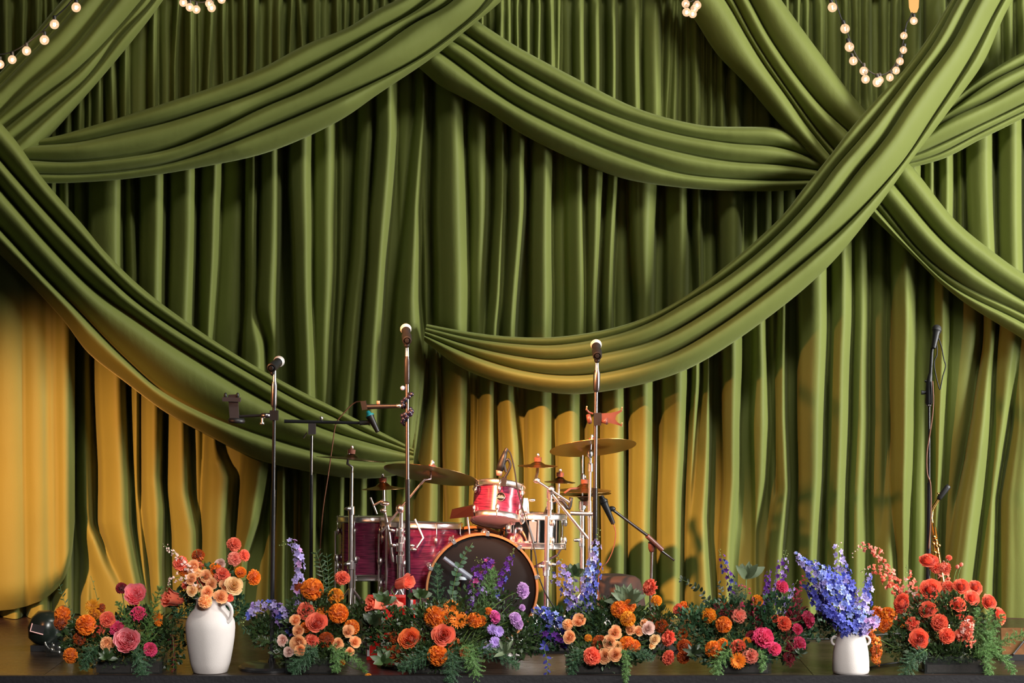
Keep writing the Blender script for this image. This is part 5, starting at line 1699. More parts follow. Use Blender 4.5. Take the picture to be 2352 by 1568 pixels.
add('A5', '''carn coral 1557 1400 14 .2 l; mari orange 1570 1391 11 .22; carn coral 1534 1464 19 .14 l; carn coral 1534 1510 17 .08 l; mari rust 1571 1484 17 .12; mari rust 1569 1509 15 .10; daisy rust 1568 1455 13 .16; mari amber 1628 1413 18 .16; mari amber 1739 1379 14 .2; mari orange 1662 1434 19 .12; mari orange 1638 1491 20 .05; mari orange 1660 1479 14 .07;
carn red 1695 1488 19 .05; carn pinkcoral 1724 1506 18 .02; carn pinkcoral 1698 1413 17 .16; daisy orange 1695 1517 19 .0; carn hotpink 1755 1464 24 .05; carn hotpink 1780 1490 15 .04; carn hotpink 1857 1421 19 .12 r; carn hotpink 1797 1346 15 .22; carn red 1802 1431 17 .14; carn hotpink 1837 1480 19 .10 r; carn hotpink 1833 1444 13 .14;
carn burgundy 1733 1413 17 .2; carn burgundy 1824 1411 18 .2; carn burgundy 1813 1509 14 .08; carn burgundy 1727 1462 14 .14; daisy rust 1660 1392 17 .22; carn red 1672 1397 13 .22; carn burgundy 1741 1431 12 .18; daisy orange 1716 1473 11 .1; carn burgundy 1816 1488 12 .1; carn red 1783 1422 11 .18''')
add('AV', '''bud greenbud 1915 1446 9 .06; carn orange 2010 1495 12 .1; carn orange 2006 1468 10 .12; daisy orange 2012 1512 12 .1''')
add('A7', '''ranun red 2133 1284 23 .30 u; ranun red 2137 1350 25 .18; ranun red 2069 1385 23 .16 l; ranun red 2130 1398 20 .12; ranun red 2202 1387 19 .12; ranun red 2209 1345 19 .18; ranun red 2242 1347 17 .2; ranun coral 2234 1371 18 .16; ranun red 2273 1381 19 .15; ranun red 2300 1414 20 .13 r; carn red 2158 1429 19 .07; carn red 2175 1459 18 .03; ranun red 2110 1466 23 .04;
carn coral 2095 1432 16 .12; carn coral 2150 1303 14 .28; carn coral 2171 1303 14 .27; bud pinkcoral 2199 1301 6 .24; bud pinkcoral 2208 1296 6 .24; carn coral 2180 1280 7 .27; carn pinkcoral 2220 1444 16 .08; carn coral 2207 1458 14 .08; carn coral 2178 1345 13 .22; carn orange 2037 1411 18 .18; carn orange 2030 1436 16 .16; carn orange 2013 1404 12 .2; carn coral 2228 1425 12 .1; carn coral 2110 1372 10 .2; carn coral 2205 1412 10 .13''')

ORD = ['', 'second', 'third', 'fourth', 'fifth', 'sixth', 'seventh', 'eighth', 'ninth', 'tenth', 'eleventh', 'twelfth', 'thirteenth', 'fourteenth', 'fifteenth']


def ordinal(i, n, noun):
    if n == 1:
        return 'single ' + noun
    if i == 0:
        return 'leftmost ' + noun
    if i == n - 1:
        return 'rightmost ' + noun
    return '%s %s from the left' % (ORD[i], noun)


groups = {}
for f in FL:
    groups.setdefault((f[0], f[1], f[2]), []).append(f)
LAB = {}
for (ar, kd, cl), fs_ in groups.items():
    fs_.sort(key=lambda f: f[3])
    noun = COLN[cl] + ' ' + KINDN[kd].replace('_', ' ')
    for i, f in enumerate(fs_):
        LAB[id(f)] = (ordinal(i, len(fs_), noun) + ' ' + ARR[ar][1], COLN[cl] + ' ' + KINDN[kd].replace('_', ' ') + ' heads of the ' + ARR[ar][3])


def face(px, py, cx, cy=1440, side=''):
    """where a bloom looks: mostly out to the audience and up, fanning outwards"""
    n = Vector(((px - cx) * 0.0042 + RNG.uniform(-.16, .16), -1.0, 0.35 + (cy - py) * 0.003 + RNG.uniform(-.14, .14)))
    if side == 'l':
        n = Vector((-1.0, -0.75, 0.35))
    elif side == 'r':
        n = Vector((1.0, -0.75, 0.35))
    elif side == 'u':
        n = Vector((-0.1, -0.55, 1.0))
    return n.normalized()


def stem_pts(a, b_, n0):
    """from the vessel a up to the bloom b_, arriving along the bloom's axis"""
    L = (b_ - a).length
    c1 = a + Vector((0, 0.01, L * 0.45))
    c2 = b_ - n0 * L * 0.3
    out = []
    for i in range(7):
        s = i / 6
        out.append(a * (1 - s) ** 3 + c1 * 3 * s * (1 - s) ** 2 + c2 * 3 * s * s * (1 - s) + b_ * s ** 3)
    for p in out:
        p.z = max(p.z, 0.02)
        p.y = max(p.y, 0.05) if p is not out[-1] else p.y
    return out


for i, f in enumerate(FL):
    ar, kd, cl, px, py, r, dep, side = f
    bs = ARR[ar][0]
    if dep is None:
        dep = 0.12
    lab, grp = LAB[id(f)]
    base = P(bs[0] + (px - bs[0]) * 0.25 * (ar not in ('AJ', 'AV')) + RNG.uniform(-6, 6), bs[1], bs[2])
    c = P(px, py, dep + 0.03)
    n0 = face(px, py, ARR[ar][2], 1440 if ar != 'AJ' else 1360, side)
    R = r * K(dep)
    t = Thing(KINDN[kd], lab, 'flower', base, grp)
    q = n0.to_track_quat('Z', 'Y') @ Quaternion((0, 0, 1), RNG.random() * 6.28)
    hgt = {'mari': 0.15, 'tulip': 0.0, 'bud': 0}.get(kd, 0.35)
    sc = R * {'rose': 1.02, 'ranun': 1.02, 'peony': 0.98, 'carn': 1.08, 'mari': 1.05, 'daisy': 1.0, 'bud': 1.1, 'tulip': 1.15}[kd]
    loc = c - n0 * (hgt * sc)
    b_ = child('bloom', shape(kd, cl, i), t.o, loc - t.loc, q, sc)
    t.part('stem', MB().tube(stem_pts(base, loc - n0 * (0.85 * sc if kd == 'tulip' else 0.05 * sc), n0), 0.0024 if r < 15 else 0.003, 5), STEM)


# ------------------------------------------------------------------ flower spikes
def spike(name, label, group, kind, cols, pts, base, size, nfl, spread, start=0.25, tipcol=None, leafy=False):
    """a stalk with florets set round it; pts photo points (x, y, d) from low to tip"""
    a = P(*base)
    path = cpts([a] + [P(*p) for p in pts], 30)
    t = Thing(name, label, 'flower', a, group)
    t.part('stem', MB().tube(path, [0.0032 - 0.002 * i / 29 for i in range(30)], 5), STEM)
    R_ = random.Random(len(label) * 7 + nfl)
    for k in range(nfl):
        s = start + (1 - start) * (k + 0.5) / nfl
        i = min(28, int(s * 29))
        p = path[i].lerp(path[i + 1], s * 29 - i)
        tg = (path[i + 1] - path[i]).normalized()
        u = tg.orthogonal().normalized()
        w = tg.cross(u)
        az = k * GA * 1.0 + R_.uniform(-.4, .4)
        rel = (s - start) / (1 - start)
        tap = 1.0 if rel < 0.65 else 1.0 - 0.62 * (rel - 0.65) / 0.35
        dirv = (u * math.cos(az) + w * math.sin(az)) * 0.9 + tg * 0.25 + Vector((0, -0.45, 0))
        dirv.normalize()
        col = cols[R_.randrange(len(cols))]
        kd = kind
        if rel > 0.86 and tipcol:
            col, kd = tipcol, 'bud'
        sc = size * tap * R_.uniform(0.85, 1.15) * (0.55 if kd == 'bud' else 1)
        q = dirv.to_track_quat('Z', 'Y') @ Quaternion((0, 0, 1), R_.random() * 6.28)
        child('floret' if kd != 'bud' else 'bud', shape(kd, col, k), t.o, p + dirv * spread * tap * R_.uniform(0.45, 1.75) - t.loc, q, sc)
    return t


def delph(ar, label, cols, pts, n, size=0.0145, spread=0.018, start=0.3, base=None, tip='greenbud', nm='delphinium'):
    spike(nm, label, 'delphinium spikes', 'floret', cols, pts, base or ARR[ar][0], size, n, spread, start, tip)


delph('A2', 'pale lavender delphinium bending left beside the left microphone stand', ['lavender', 'lavender', 'lilac'], [(690, 1440, .22), (684, 1345, .26), (690, 1300, .26), (682, 1258, .26), (664, 1243, .26), (640, 1252, .26)], 38, 0.019, 0.016, 0.42)
delph('A2', 'lavender delphinium leaning left towards the white jug', ['lavender', 'blue', 'lavender', 'mum'], [(690, 1450, .2), (650, 1405, .22), (610, 1388, .22), (575, 1405, .2), (556, 1436, .2)], 34, 0.018, 0.018, 0.45)
delph('A2', 'deep blue delphinium low beside the peach roses', ['deepblue', 'blue', 'mum'], [(690, 1470, .2), (662, 1440, .24), (640, 1412, .24), (628, 1382, .24)], 30, 0.018, 0.022, 0.4, tip=None)
delph('A2', 'small blue delphinium behind the tallest orange marigold', ['blue', 'deepblue', 'skyblue'], [(700, 1440, .28), (690, 1390, .3), (680, 1340, .3)], 18, 0.016, 0.018, 0.5, tip=None)
delph('A3', 'purple larkspur arching before the bass drum head', ['purple', 'purple', 'magenta'], [(1075, 1440, .3), (1090, 1350, .36), (1100, 1310, .36), (1130, 1296, .36), (1090, 1284, .36)], 40, 0.0145, 0.020, 0.62, nm='larkspur')
delph('A3', 'violet larkspur leaning right before the bass drum head', ['purple', 'purple', 'deepblue'], [(1090, 1450, .3), (1140, 1360, .36), (1160, 1312, .36), (1172, 1282, .36), (1182, 1258, .36)], 26, 0.0145, 0.015, 0.62, nm='larkspur')
delph('A3', 'lilac-purple larkspur low before the bass drum head', ['purple', 'mum', 'mum'], [(1075, 1450, .28), (1085, 1370, .32), (1100, 1352, .32), (1122, 1366, .32)], 18, 0.013, 0.012, 0.6, nm='larkspur', tip=None)
AB0 = (1320, 1490, .42)
delph('AB', 'tallest pale blue delphinium rising by the right vocal microphone stand', ['lavender', 'skyblue', 'lavender'], [(1340, 1390, .36), (1350, 1330, .34), (1362, 1280, .34), (1372, 1240, .34), (1374, 1212, .34)], 44, 0.0165, 0.017, 0.30, AB0)
delph('AB', 'vivid blue delphinium against the right vocal microphone stand', ['skyblue', 'blue', 'blue'], [(1345, 1400, .36), (1362, 1350, .34), (1374, 1310, .34), (1376, 1282, .34)], 26, 0.0165, 0.016, 0.35, AB0, None)
delph('AB', 'lavender delphinium arching left of the tall blue spray', ['lavender', 'lavender', 'mum'], [(1318, 1400, .36), (1310, 1340, .34), (1295, 1310, .34), (1280, 1272, .34)], 30, 0.0155, 0.020, 0.4, AB0)
delph('AB', 'thin lavender delphinium branch reaching left over the bass drum edge', ['lavender', 'blue'], [(1310, 1400, .36), (1295, 1350, .34), (1270, 1320, .34), (1262, 1300, .34)], 20, 0.014, 0.016, 0.45, AB0)
delph('AB', 'deep blue delphinium clump at the heart of the blue spray', ['deepblue', 'blue', 'lavender'], [(1325, 1420, .34), (1340, 1380, .32), (1350, 1340, .32)], 32, 0.0165, 0.028, 0.3, AB0, None)
delph('AB', 'low blue delphinium spilling left towards the lilac carnations', ['skyblue', 'blue', 'deepblue'], [(1300, 1450, .34), (1275, 1420, .32), (1245, 1406, .3), (1222, 1398, .3)], 30, 0.0165, 0.022, 0.35, AB0, None)
delph('AB', 'deep purple blossom tuft low beside the bass drum', ['purple', 'deepblue', 'purple'], [(1290, 1470, .3), (1265, 1455, .28), (1232, 1452, .26), (1215, 1462, .26)], 26, 0.0155, 0.022, 0.3, AB0, None)
AV0 = (1954, 1480, .10)
vs_ = [('blue delphinium leaning furthest left in the small white vase', ['lavender', 'skyblue', 'blue'], [(1930, 1430, .1), (1890, 1350, .1), (1855, 1300, .1), (1828, 1268, .1)], 34, .50),
       ('pale blue delphinium left of centre in the small white vase', ['lavender', 'blue', 'skyblue'], [(1938, 1430, .09), (1905, 1360, .08), (1885, 1310, .08), (1868, 1290, .08)], 44, .38),
       ('deep indigo delphinium low on the left of the small white vase', ['deepblue', 'deepblue', 'blue'], [(1930, 1440, .12), (1895, 1400, .12), (1865, 1360, .12), (1842, 1338, .12)], 40, .32),
       ('bright blue delphinium upright in the small white vase', ['blue', 'skyblue', 'blue'], [(1948, 1430, .09), (1935, 1370, .08), (1918, 1330, .08), (1900, 1300, .08)], 44, .32),
       ('blue delphinium right of centre in the small white vase', ['blue', 'deepblue', 'lavender'], [(1953, 1430, .12), (1950, 1370, .12), (1944, 1320, .12), (1940, 1296, .12)], 38, .35),
       ('budding delphinium tip standing highest over the small white vase', ['lavender', 'lavender'], [(1950, 1430, .16), (1940, 1350, .18), (1930, 1290, .18), (1926, 1245, .18)], 14, .62),
       ('lavender-blue delphinium leaning right from the small white vase', ['lavender', 'blue', 'lavender'], [(1962, 1440, .10), (1980, 1400, .10), (1990, 1360, .10), (1998, 1318, .10)], 34, .32),
       ('deep blue delphinium low at the front of the small white vase', ['deepblue', 'blue', 'blue'], [(1945, 1445, .05), (1915, 1410, .05), (1890, 1390, .05)], 36, .22),
       ('low blue delphinium over the right rim of the small white vase', ['blue', 'deepblue', 'skyblue'], [(1966, 1440, .06), (1978, 1420, .06), (1966, 1390, .06)], 26, .28),
       ('lilac delphinium drooping over the right handle of the small vase', ['lavender', 'lilac', 'lavender'], [(1972, 1445, .05), (1992, 1432, .05), (2008, 1420, .05), (2012, 1440, .05)], 26, .35)]
for lb, cols, pts, n_, st in vs_:
    delph('AV', lb, cols, pts, n_, 0.0185, 0.021, st, AV0, 'palepink' if 'budding' in lb else None)
delph('A5', 'small purple larkspur rising thin left of the velvety grey leaves', ['purple', 'deepblue'], [(1690, 1440, .26), (1680, 1350, .28), (1668, 1305, .28), (1650, 1262, .28)], 22, 0.013, 0.013, 0.58, nm='larkspur')
delph('A5', 'bright purple larkspur beside the topmost hot-pink carnation', ['purple', 'purple'], [(1740, 1440, .24), (1758, 1370, .26), (1764, 1330, .26), (1768, 1308, .26)], 30, 0.013, 0.013, 0.55, nm='larkspur', tip=None)
delph('A5', 'dusky lilac larkspur above the topmost hot-pink carnation', ['mum', 'purple', 'lavender'], [(1760, 1440, .26), (1785, 1350, .28), (1795, 1305, .28), (1806, 1262, .28)], 34, 0.0135, 0.018, 0.55, nm='larkspur')
delph('A5', 'faint lavender sprig between the pink carnations and the blue vase', ['mum', 'lavender'], [(1780, 1440, .26), (1815, 1360, .28), (1832, 1330, .28)], 14, 0.012, 0.014, 0.6, nm='larkspur')


def snap(ar, label, cols, pts, n, size=0.015, spread=0.014, start=0.35, tip='palepink', base=None):
    spike('snapdragon', label, 'snapdragon spikes', 'snap', cols, pts, base or ARR[ar][0], size, n, spread, start, tip)


snap('AJ', 'pale budding snapdragon pointing up left from the white jug', ['palepink', 'palepink'], [(460, 1340, .1), (430, 1300, .1), (400, 1270, .1), (372, 1248, .1)], 20, 0.0105, 0.013, 0.55, 'palepink')
snap('AJ', 'pale budding snapdragon drooping left from the white jug', ['palepink'], [(450, 1350, .08), (422, 1326, .08), (396, 1330, .08), (382, 1360, .08)], 18, 0.010, 0.012, 0.5, 'greenbud')
snap('AJ', 'rusty snapdragon tip above the peach roses of the white jug', ['rust', 'coral'], [(470, 1330, .14), (458, 1290, .16), (450, 1262, .16)], 14, 0.0125, 0.013, 0.5, 'rust')
snap('A7', 'tall coral snapdragon bending left from the red bouquet', ['coral', 'pinkcoral', 'pinkcoral'], [(2110, 1420, .24), (2079, 1364, .28), (2040, 1312, .28), (2004, 1262, .28), (1975, 1252, .28), (1954, 1280, .28)], 34, 0.016, 0.015, 0.42, 'palepink')
snap('A7', 'shorter coral snapdragon just below the tall bent one', ['coral', 'pinkcoral', 'coral'], [(2110, 1420, .24), (2063, 1364, .26), (2030, 1324, .26), (2005, 1304, .26), (1976, 1312, .26)], 24, 0.0155, 0.014, 0.45, 'palepink')
snap('A7', 'pinkish snapdragon upright left of the far right microphone stand', ['pinkcoral', 'palepink', 'coral'], [(2130, 1430, .24), (2105, 1370, .26), (2090, 1330, .26), (2082, 1296, .26)], 26, 0.0155, 0.015, 0.45, 'greenbud')
snap('A7', 'coral snapdragon rising behind the topmost ranunculus', ['coral', 'pinkcoral'], [(2170, 1420, .26), (2172, 1350, .3), (2170, 1310, .3), (2176, 1276, .3)], 22, 0.0155, 0.015, 0.45)
snap('A7', 'coral snapdragon low on the left of the red bouquet', ['coral', 'orange'], [(2100, 1450, .18), (2060, 1425, .2), (2030, 1405, .2), (2008, 1390, .2)], 22, 0.0165, 0.018, 0.4, None)
snap('A7', 'pale coral snapdragon hanging down over the far right planter', ['pinkcoral', 'coral', 'palepink'], [(2215, 1440, .06), (2225, 1430, .05), (2228, 1460, .05), (2228, 1502, .05)], 24, 0.0135, 0.014, 0.4, 'greenbud')
snap('AV', 'orange snapdragon hanging right of the small white vase', ['orange', 'rust'], [(1995, 1455, .12), (2010, 1465, .11), (2014, 1500, .1), (2016, 1530, .1)], 26, 0.0145, 0.014, 0.4, None, (2060, 1490, .16))


# ------------------------------------------------------------------ plumes, ferns, leaves
def plume(name, label, m, pts, r, n=700, needle=0.016, cat='fern', arr='A1', col=None, grp='feathery fern plumes'):
    path = cpts([P(*p) for p in pts], 24)
    t = Thing(name, label, cat, path[0], grp)
    t.part('stem', MB().tube(path, [0.0025 - 0.0015 * i / 23 for i in range(24)], 5), STEM)
    R_ = random.Random(len(label) * 13)
    vs, fs = [], []
    nb = max(14, int(n / 34))
    # side branchlets, each carrying a fluff of fine threads
    for q in range(nb):
        s = 0.04 + 0.96 * (q + R_.random()) / nb
        i = min(22, int(s * 23))
        p = path[i].lerp(path[i + 1], min(1.0, s * 23 - i))
        tg = (path[i + 1] - path[i]).normalized()
        u = tg.orthogonal().normalized()
        w = tg.cross(u)
        az = q * GA
        rr = r * 1.25 * (0.3 + 0.7 * math.sin(math.pi * min(1, 0.22 + 0.78 * s)) ** 0.7)
        rad = (u * math.cos(az) + w * math.sin(az) + tg * R_.uniform(0.3, 0.9)).normalized()
        for k in range(int(n * 1.7 / nb)):
            g = R_.random()
            b0 = p + rad * rr * g
            dv = (rad * 0.6 + tg * 0.3 + Vector((R_.gauss(0, .7), R_.gauss(0, .7), R_.gauss(0, .7)))).normalized()
            e = b0 + dv * needle * R_.uniform(0.5, 1.1) * (1.1 - 0.5 * g)
            sd = dv.orthogonal().normalized() * 0.0009
            j = len(vs)
            vs += [b0 - sd, b0 + sd, e]
            fs.append((j, j + 1, j + 2))
    t.part('needles', MB().add(vs, fs), m, kind='stuff')
    return t


plume('fern_plume', 'tall green foxtail fern between the pink roses and the red lisianthus', FERN, [(335, 1500, .12), (340, 1450, .12), (352, 1400, .12), (369, 1348, .12)], 0.034, 1500)
plume('fern_plume', 'short green foxtail fern left of the upper pink garden rose', FERN, [(300, 1460, .15), (290, 1420, .15), (270, 1382, .15)], 0.028, 900)
plume('fern_plume', 'dark foxtail fern leaning right behind the tall white jug', FERNDARK, [(320, 1490, .25), (370, 1450, .28), (410, 1420, .3), (450, 1385, .3)], 0.045, 1700)
plume('fern_plume', 'dark foxtail fern drooping towards the foot of the white jug', FERNDARK, [(320, 1480, .2), (370, 1465, .22), (405, 1450, .24), (430, 1452, .24)], 0.038, 1200)
plume('fern_plume', 'bluish foxtail fern hanging over the far left planter', FERNDARK, [(300, 1495, .03), (315, 1505, .02), (325, 1530, .02), (330, 1562, .01)], 0.042, 1600)
plume('fern_plume', 'foxtail fern hanging at the left end of the far left planter', FERNDARK, [(225, 1480, .06), (205, 1500, .05), (192, 1535, .04)], 0.038, 1200)
plume('fern_plume', 'feathery fern drooping over the planter right of the left stand', FERN, [(760, 1480, .06), (775, 1505, .03), (770, 1540, .02)], 0.036, 1300)
plume('fern_plume', 'trailing fern reaching right from the planter by the left stand', FERN, [(770, 1490, .06), (810, 1510, .03), (840, 1540, .02)], 0.026, 800)
plume('fern_plume', 'dark fern covering the front of the planter by the left stand', FERNDARK, [(730, 1480, .05), (700, 1510, .03), (670, 1540, .03)], 0.05, 2200)
plume('fern_plume', 'dark fern drooping left before the bass drum planter', FERNDARK, [(1000, 1490, .05), (960, 1515, .02), (920, 1535, .02)], 0.045, 1800)
plume('fern_plume', 'bluish fern hanging over the middle of the bass drum planter', FERNDARK, [(1030, 1490, .04), (1040, 1520, .0), (1035, 1566, -.02)], 0.05, 2200)
plume('fern_plume', 'bright fern hanging at the right of the bass drum planter', FERN, [(1060, 1480, .05), (1085, 1510, .02), (1095, 1560, .0)], 0.048, 2000)
plume('fern_plume', 'fern spreading right from the bass drum bouquet', FERNDARK, [(1090, 1490, .08), (1140, 1500, .06), (1190, 1530, .06)], 0.042, 1700)
plume('fern_plume', 'upright misty fern before the bass drum head', FERN, [(1080, 1470, .26), (1105, 1410, .32), (1125, 1340, .34), (1130, 1310, .34)], 0.06, 2200, 0.022)
plume('fern_plume', 'upright dark fern at the left edge of the bass drum head', FERNDARK, [(1040, 1450, .26), (1010, 1390, .32), (1004, 1330, .34), (1006, 1298, .34)], 0.04, 1500, 0.02)
plume('fern_plume', 'dark fern heaped behind the marigolds of the peach bouquet', FERNDARK, [(1370, 1500, .2), (1375, 1450, .2), (1378, 1400, .22)], 0.07, 2600)
plume('fern_plume', 'fern tail hanging past the right edge of the peach planter', FERN, [(1430, 1490, .03), (1440, 1520, .0), (1436, 1566, -.02)], 0.022, 1000)
plume('fern_plume', 'dark fern hanging at the left of the peach planter', FERNDARK, [(1340, 1490, .05), (1318, 1520, .04), (1312, 1546, .04)], 0.035, 1300)
plume('fern_plume', 'dark fern spreading right below the orange marigolds of the peach bouquet', FERNDARK, [(1430, 1495, .05), (1470, 1500, .06), (1500, 1512, .06)], 0.034, 1300)
plume('fern_plume', 'grey-green plume under the velvety leaves of the mixed bouquet', SAGE, [(1700, 1450, .2), (1695, 1400, .24), (1697, 1345, .26)], 0.05, 2000)
plume('fern_plume', 'dark plume behind the golden marigold of the mixed bouquet', FERNDARK, [(1740, 1460, .2), (1755, 1410, .24), (1764, 1360, .26)], 0.035, 1400)
plume('fern_plume', 'fern drooping at the left of the mixed planter', FERN, [(1680, 1490, .05), (1650, 1520, .03), (1645, 1558, .01)], 0.04, 1500)
plume('fern_plume', 'bright little fern hanging on the mixed planter front', FERN, [(1745, 1490, .05), (1752, 1515, .03), (1750, 1540, .03)], 0.022, 700)
plume('fern_plume', 'bright foxtail fern pointing up right at far right', FERN, [(2255, 1490, .08), (2270, 1460, .08), (2290, 1432, .08), (2304, 1412, .08)], 0.026, 1200)
plume('fern_plume', 'yellow-green foxtail fern tip under the rightmost ranunculus', FERN, [(2258, 1480, .09), (2266, 1440, .09), (2276, 1398, .09)], 0.026, 1100)
plume('fern_plume', 'long foxtail fern reaching out to the right edge', FERN, [(2255, 1500, .08), (2290, 1480, .08), (2325, 1465, .08), (2372, 1448, .08)], 0.032, 1700)
plume('fern_plume', 'foxtail fern drooping down at the far right corner', FERN, [(2255, 1495, .07), (2290, 1500, .05), (2312, 1518, .04), (2328, 1545, .03)], 0.032, 1500)
plume('fern_plume', 'foxtail fern standing left of the far right fern fan', FERN, [(2250, 1500, .1), (2246, 1450, .1), (2243, 1398, .1)], 0.026, 1100)
plume('fern_plume', 'foxtail fern hanging on the right end of the far right planter', FERN, [(2258, 1490, .05), (2268, 1520, .03), (2272, 1552, .02)], 0.030, 1200)
plume('fern_plume', 'thick fern heart where the far right ferns meet', FERN, [(2235, 1510, .07), (2262, 1490, .06), (2275, 1455, .06)], 0.048, 2200)
plume('fern_plume', 'dark fern trailing left from the far right planter', FERNDARK, [(2130, 1490, .06), (2095, 1515, .04), (2075, 1558, .03)], 0.045, 1800)
plume('celosia_plume', 'dark red feathery celosia over the golden marigold', MATS['petal_burgundy'], [(1680, 1440, .2), (1672, 1410, .2), (1640, 1392, .2)], 0.03, 900, 0.014, 'flower', grp='feathery red plumes')
plume('celosia_plume', 'dark red feathery plume reaching right of the rust daisy', MATS['petal_hotpink'], [(1690, 1430, .2), (1690, 1405, .2), (1708, 1385, .2)], 0.018, 500, 0.012, 'flower', grp='feathery red plumes')
plume('amaranth', 'thin pink amaranth arching left of the upper golden marigold', MATS['petal_hotpink'], [(1735, 1450, .18), (1728, 1375, .2), (1718, 1352, .2), (1695, 1342, .2)], 0.010, 500, 0.010, 'flower', grp='feathery red plumes')
plume('amaranth', 'crimson amaranth tuft left of the blue delphiniums', MATS['petal_hotpink'], [(1810, 1440, .2), (1830, 1370, .22), (1845, 1325, .22)], 0.02, 700, 0.012, 'flower', grp='feathery red plumes')
plume('amaranth', 'dark red amaranth hanging at the right of the mixed bouquet', MATS['petal_burgundy'], [(1810, 1470, .1), (1822, 1490, .1), (1812, 1528, .1)], 0.024, 900, 0.012, 'flower', grp='feathery red plumes')
plume('amaranth', 'dusky red amaranth mist between the pink carnations', MATS['petal_burgundy'], [(1800, 1480, .16), (1820, 1440, .2), (1838, 1400, .22), (1830, 1370, .22)], 0.045, 1400, 0.014, 'flower', grp='feathery red plumes')
plume('amaranth', 'red amaranth tassel hanging left of the white jug', MATS['petal_burgundy'], [(385, 1470, .2), (396, 1462, .16), (399, 1500, .12), (398, 1545, .1)], 0.012, 600, 0.010, 'flower', grp='feathery red plumes')


def leaf_mb(L=1.0, W=0.3, fold=0.12, bend=-0.2, nu=4):
    vs, fs = [], []
    for i in range(nu + 1):
        s = i / nu
        w = W * math.sin(math.pi * (0.04 + 0.94 * s)) ** 0.8
        z = bend * s * s
        vs += [(-w, L * s, z + fold * w / W * 0.5), (0, L * s, z), (w, L * s, z + fold * w / W * 0.5)]
    for i in range(nu):
        q = i * 3
        fs += [(q, q + 1, q + 4, q + 3), (q + 1, q + 2, q + 5, q + 4)]
    return MB().add(vs, fs)


def leaf_mesh(m, W, bend=-0.2):
    key = ('leaf', m.name, W, bend)
    if key not in MESH:
        o = leaf_mb(1.0, W, 0.12, bend).build('leaf', m)
        MESH[key] = o.data
        bpy.data.objects.remove(o)
    return MESH[key]


def rosette(name, label, px, py, d, n, L, W, m, up=0.5, base=None, fan=1.3, stem=True):
    c = P(px, py, d)
    t = Thing(name, label, 'foliage', P(*base) if base else c)
    R_ = random.Random(int(px))
    if stem:
        t.part('stem', MB().tube(stem_pts(t.loc, c, Vector((0, -0.3, 1)).normalized()), 0.003, 5), STEM)
    for k in range(n):
        az = k * GA
        f = (k + 0.5) / n
        e = 1.35 - f * fan + R_.uniform(-.1, .1)
        dv = Vector((math.cos(az) * math.cos(e), math.sin(az) * math.cos(e) * 0.8 - 0.25, math.sin(e) * 1.0 + up * 0.2)).normalized()
        upv = Vector((0, -1, 0.4))
        X = dv.cross(upv).normalized()
        Z = X.cross(dv)
        M3 = Matrix((X, dv, Z)).transposed()
        child('leaf', leaf_mesh(m, W), t.o, c - t.loc, M3.to_quaternion(), L * R_.uniform(0.8, 1.1) * (0.7 + 0.3 * f))


rosette('leaf_rosette', 'olive rosette of narrow leaves above the peach bouquet', 1440, 1385, .2, 26, 0.115, 0.17, SAGE, 0.8, (1400, 1510, .2))
rosette('leaf_rosette', 'velvety grey-green leaves rising from the mixed bouquet', 1714, 1328, .28, 9, 0.105, 0.22, SAGE, 1.0, (1710, 1520, .2), 1.0)
rosette('leaf_rosette', 'small glossy leaf cluster on the far left planter', 244, 1512, .04, 9, 0.06, 0.22, LEAF, 0.0, (250, 1525, .1))
rosette('leaf_rosette', 'dark broad leaves behind the blue spray', 1318, 1320, .4, 10, 0.075, 0.28, LEAF, 0.2, (1310, 1480, .42))
rosette('leaf_rosette', 'grey-green leaves at the lower left of the bass drum bouquet', 880, 1520, .03, 8, 0.07, 0.24, LEAF, -0.3, (930, 1520, .1))
rosette('leaf_rosette', 'pale pointed leaves at the lower right of the bass drum bouquet', 1160, 1500, .06, 8, 0.085, 0.12, SAGE, -0.3, (1110, 1500, .1))
rosette('leaf_rosette', 'dark glossy leaves around the red lisianthus by the floor toms', 880, 1385, .2, 12, 0.075, 0.30, LEAF, 0.2, (930, 1520, .15))
rosette('leaf_rosette', 'dark glossy leaves below the red lisianthus by the floor toms', 858, 1430, .16, 12, 0.075, 0.34, DARKLEAF, 0.0, (930, 1520, .15))
rosette('leaf_rosette', 'little dark leaves at the right foot of the mixed bouquet', 1838, 1500, .08, 10, 0.045, 0.2, DARKLEAF, 0.0, (1790, 1500, .12))
rosette('leaf_rosette', 'dark drooping leaves at the left of the mixed bouquet', 1592, 1500, .08, 9, 0.075, 0.18, DARKLEAF, -0.9, (1650, 1500, .12))
rosette('leaf_rosette', 'dark leaves beside the pale oval kick drum microphone', 965, 1370, .3, 10, 0.06, 0.3, LEAF, 0.3, (980, 1500, .2))


def sprig(label, pts, n, L, W, m, base=None):
    path = cpts([P(*p) for p in pts], 24)
    t = Thing('leafy_sprig', label, 'foliage', path[0], 'thin leafy sprigs')
    t.part('stem', MB().tube(path, [0.0024 - 0.0014 * i / 23 for i in range(24)], 5), STEM)
    R_ = random.Random(len(label))
    for k in range(n):
        s = 0.35 + 0.65 * (k + 0.5) / n
        i = min(22, int(s * 23))
        p = path[i]
        tg = (path[i + 1] - path[i]).normalized()
        sd = tg.cross(Vector((0, -1, 0))).normalized() * (1 if k % 2 else -1)
        dv = (sd + tg * 0.7 + Vector((0, R_.uniform(-.5, .3), 0))).normalized()
        X = dv.cross(Vector((R_.uniform(-.4, .4), -1, 0.3))).normalized()
        Z = X.cross(dv)
        child('leaf', leaf_mesh(m, W), t.o, p - t.loc, Matrix((X, dv, Z)).transposed().to_quaternion(), L * (1.15 - 0.5 * s) * R_.uniform(.8, 1.2))


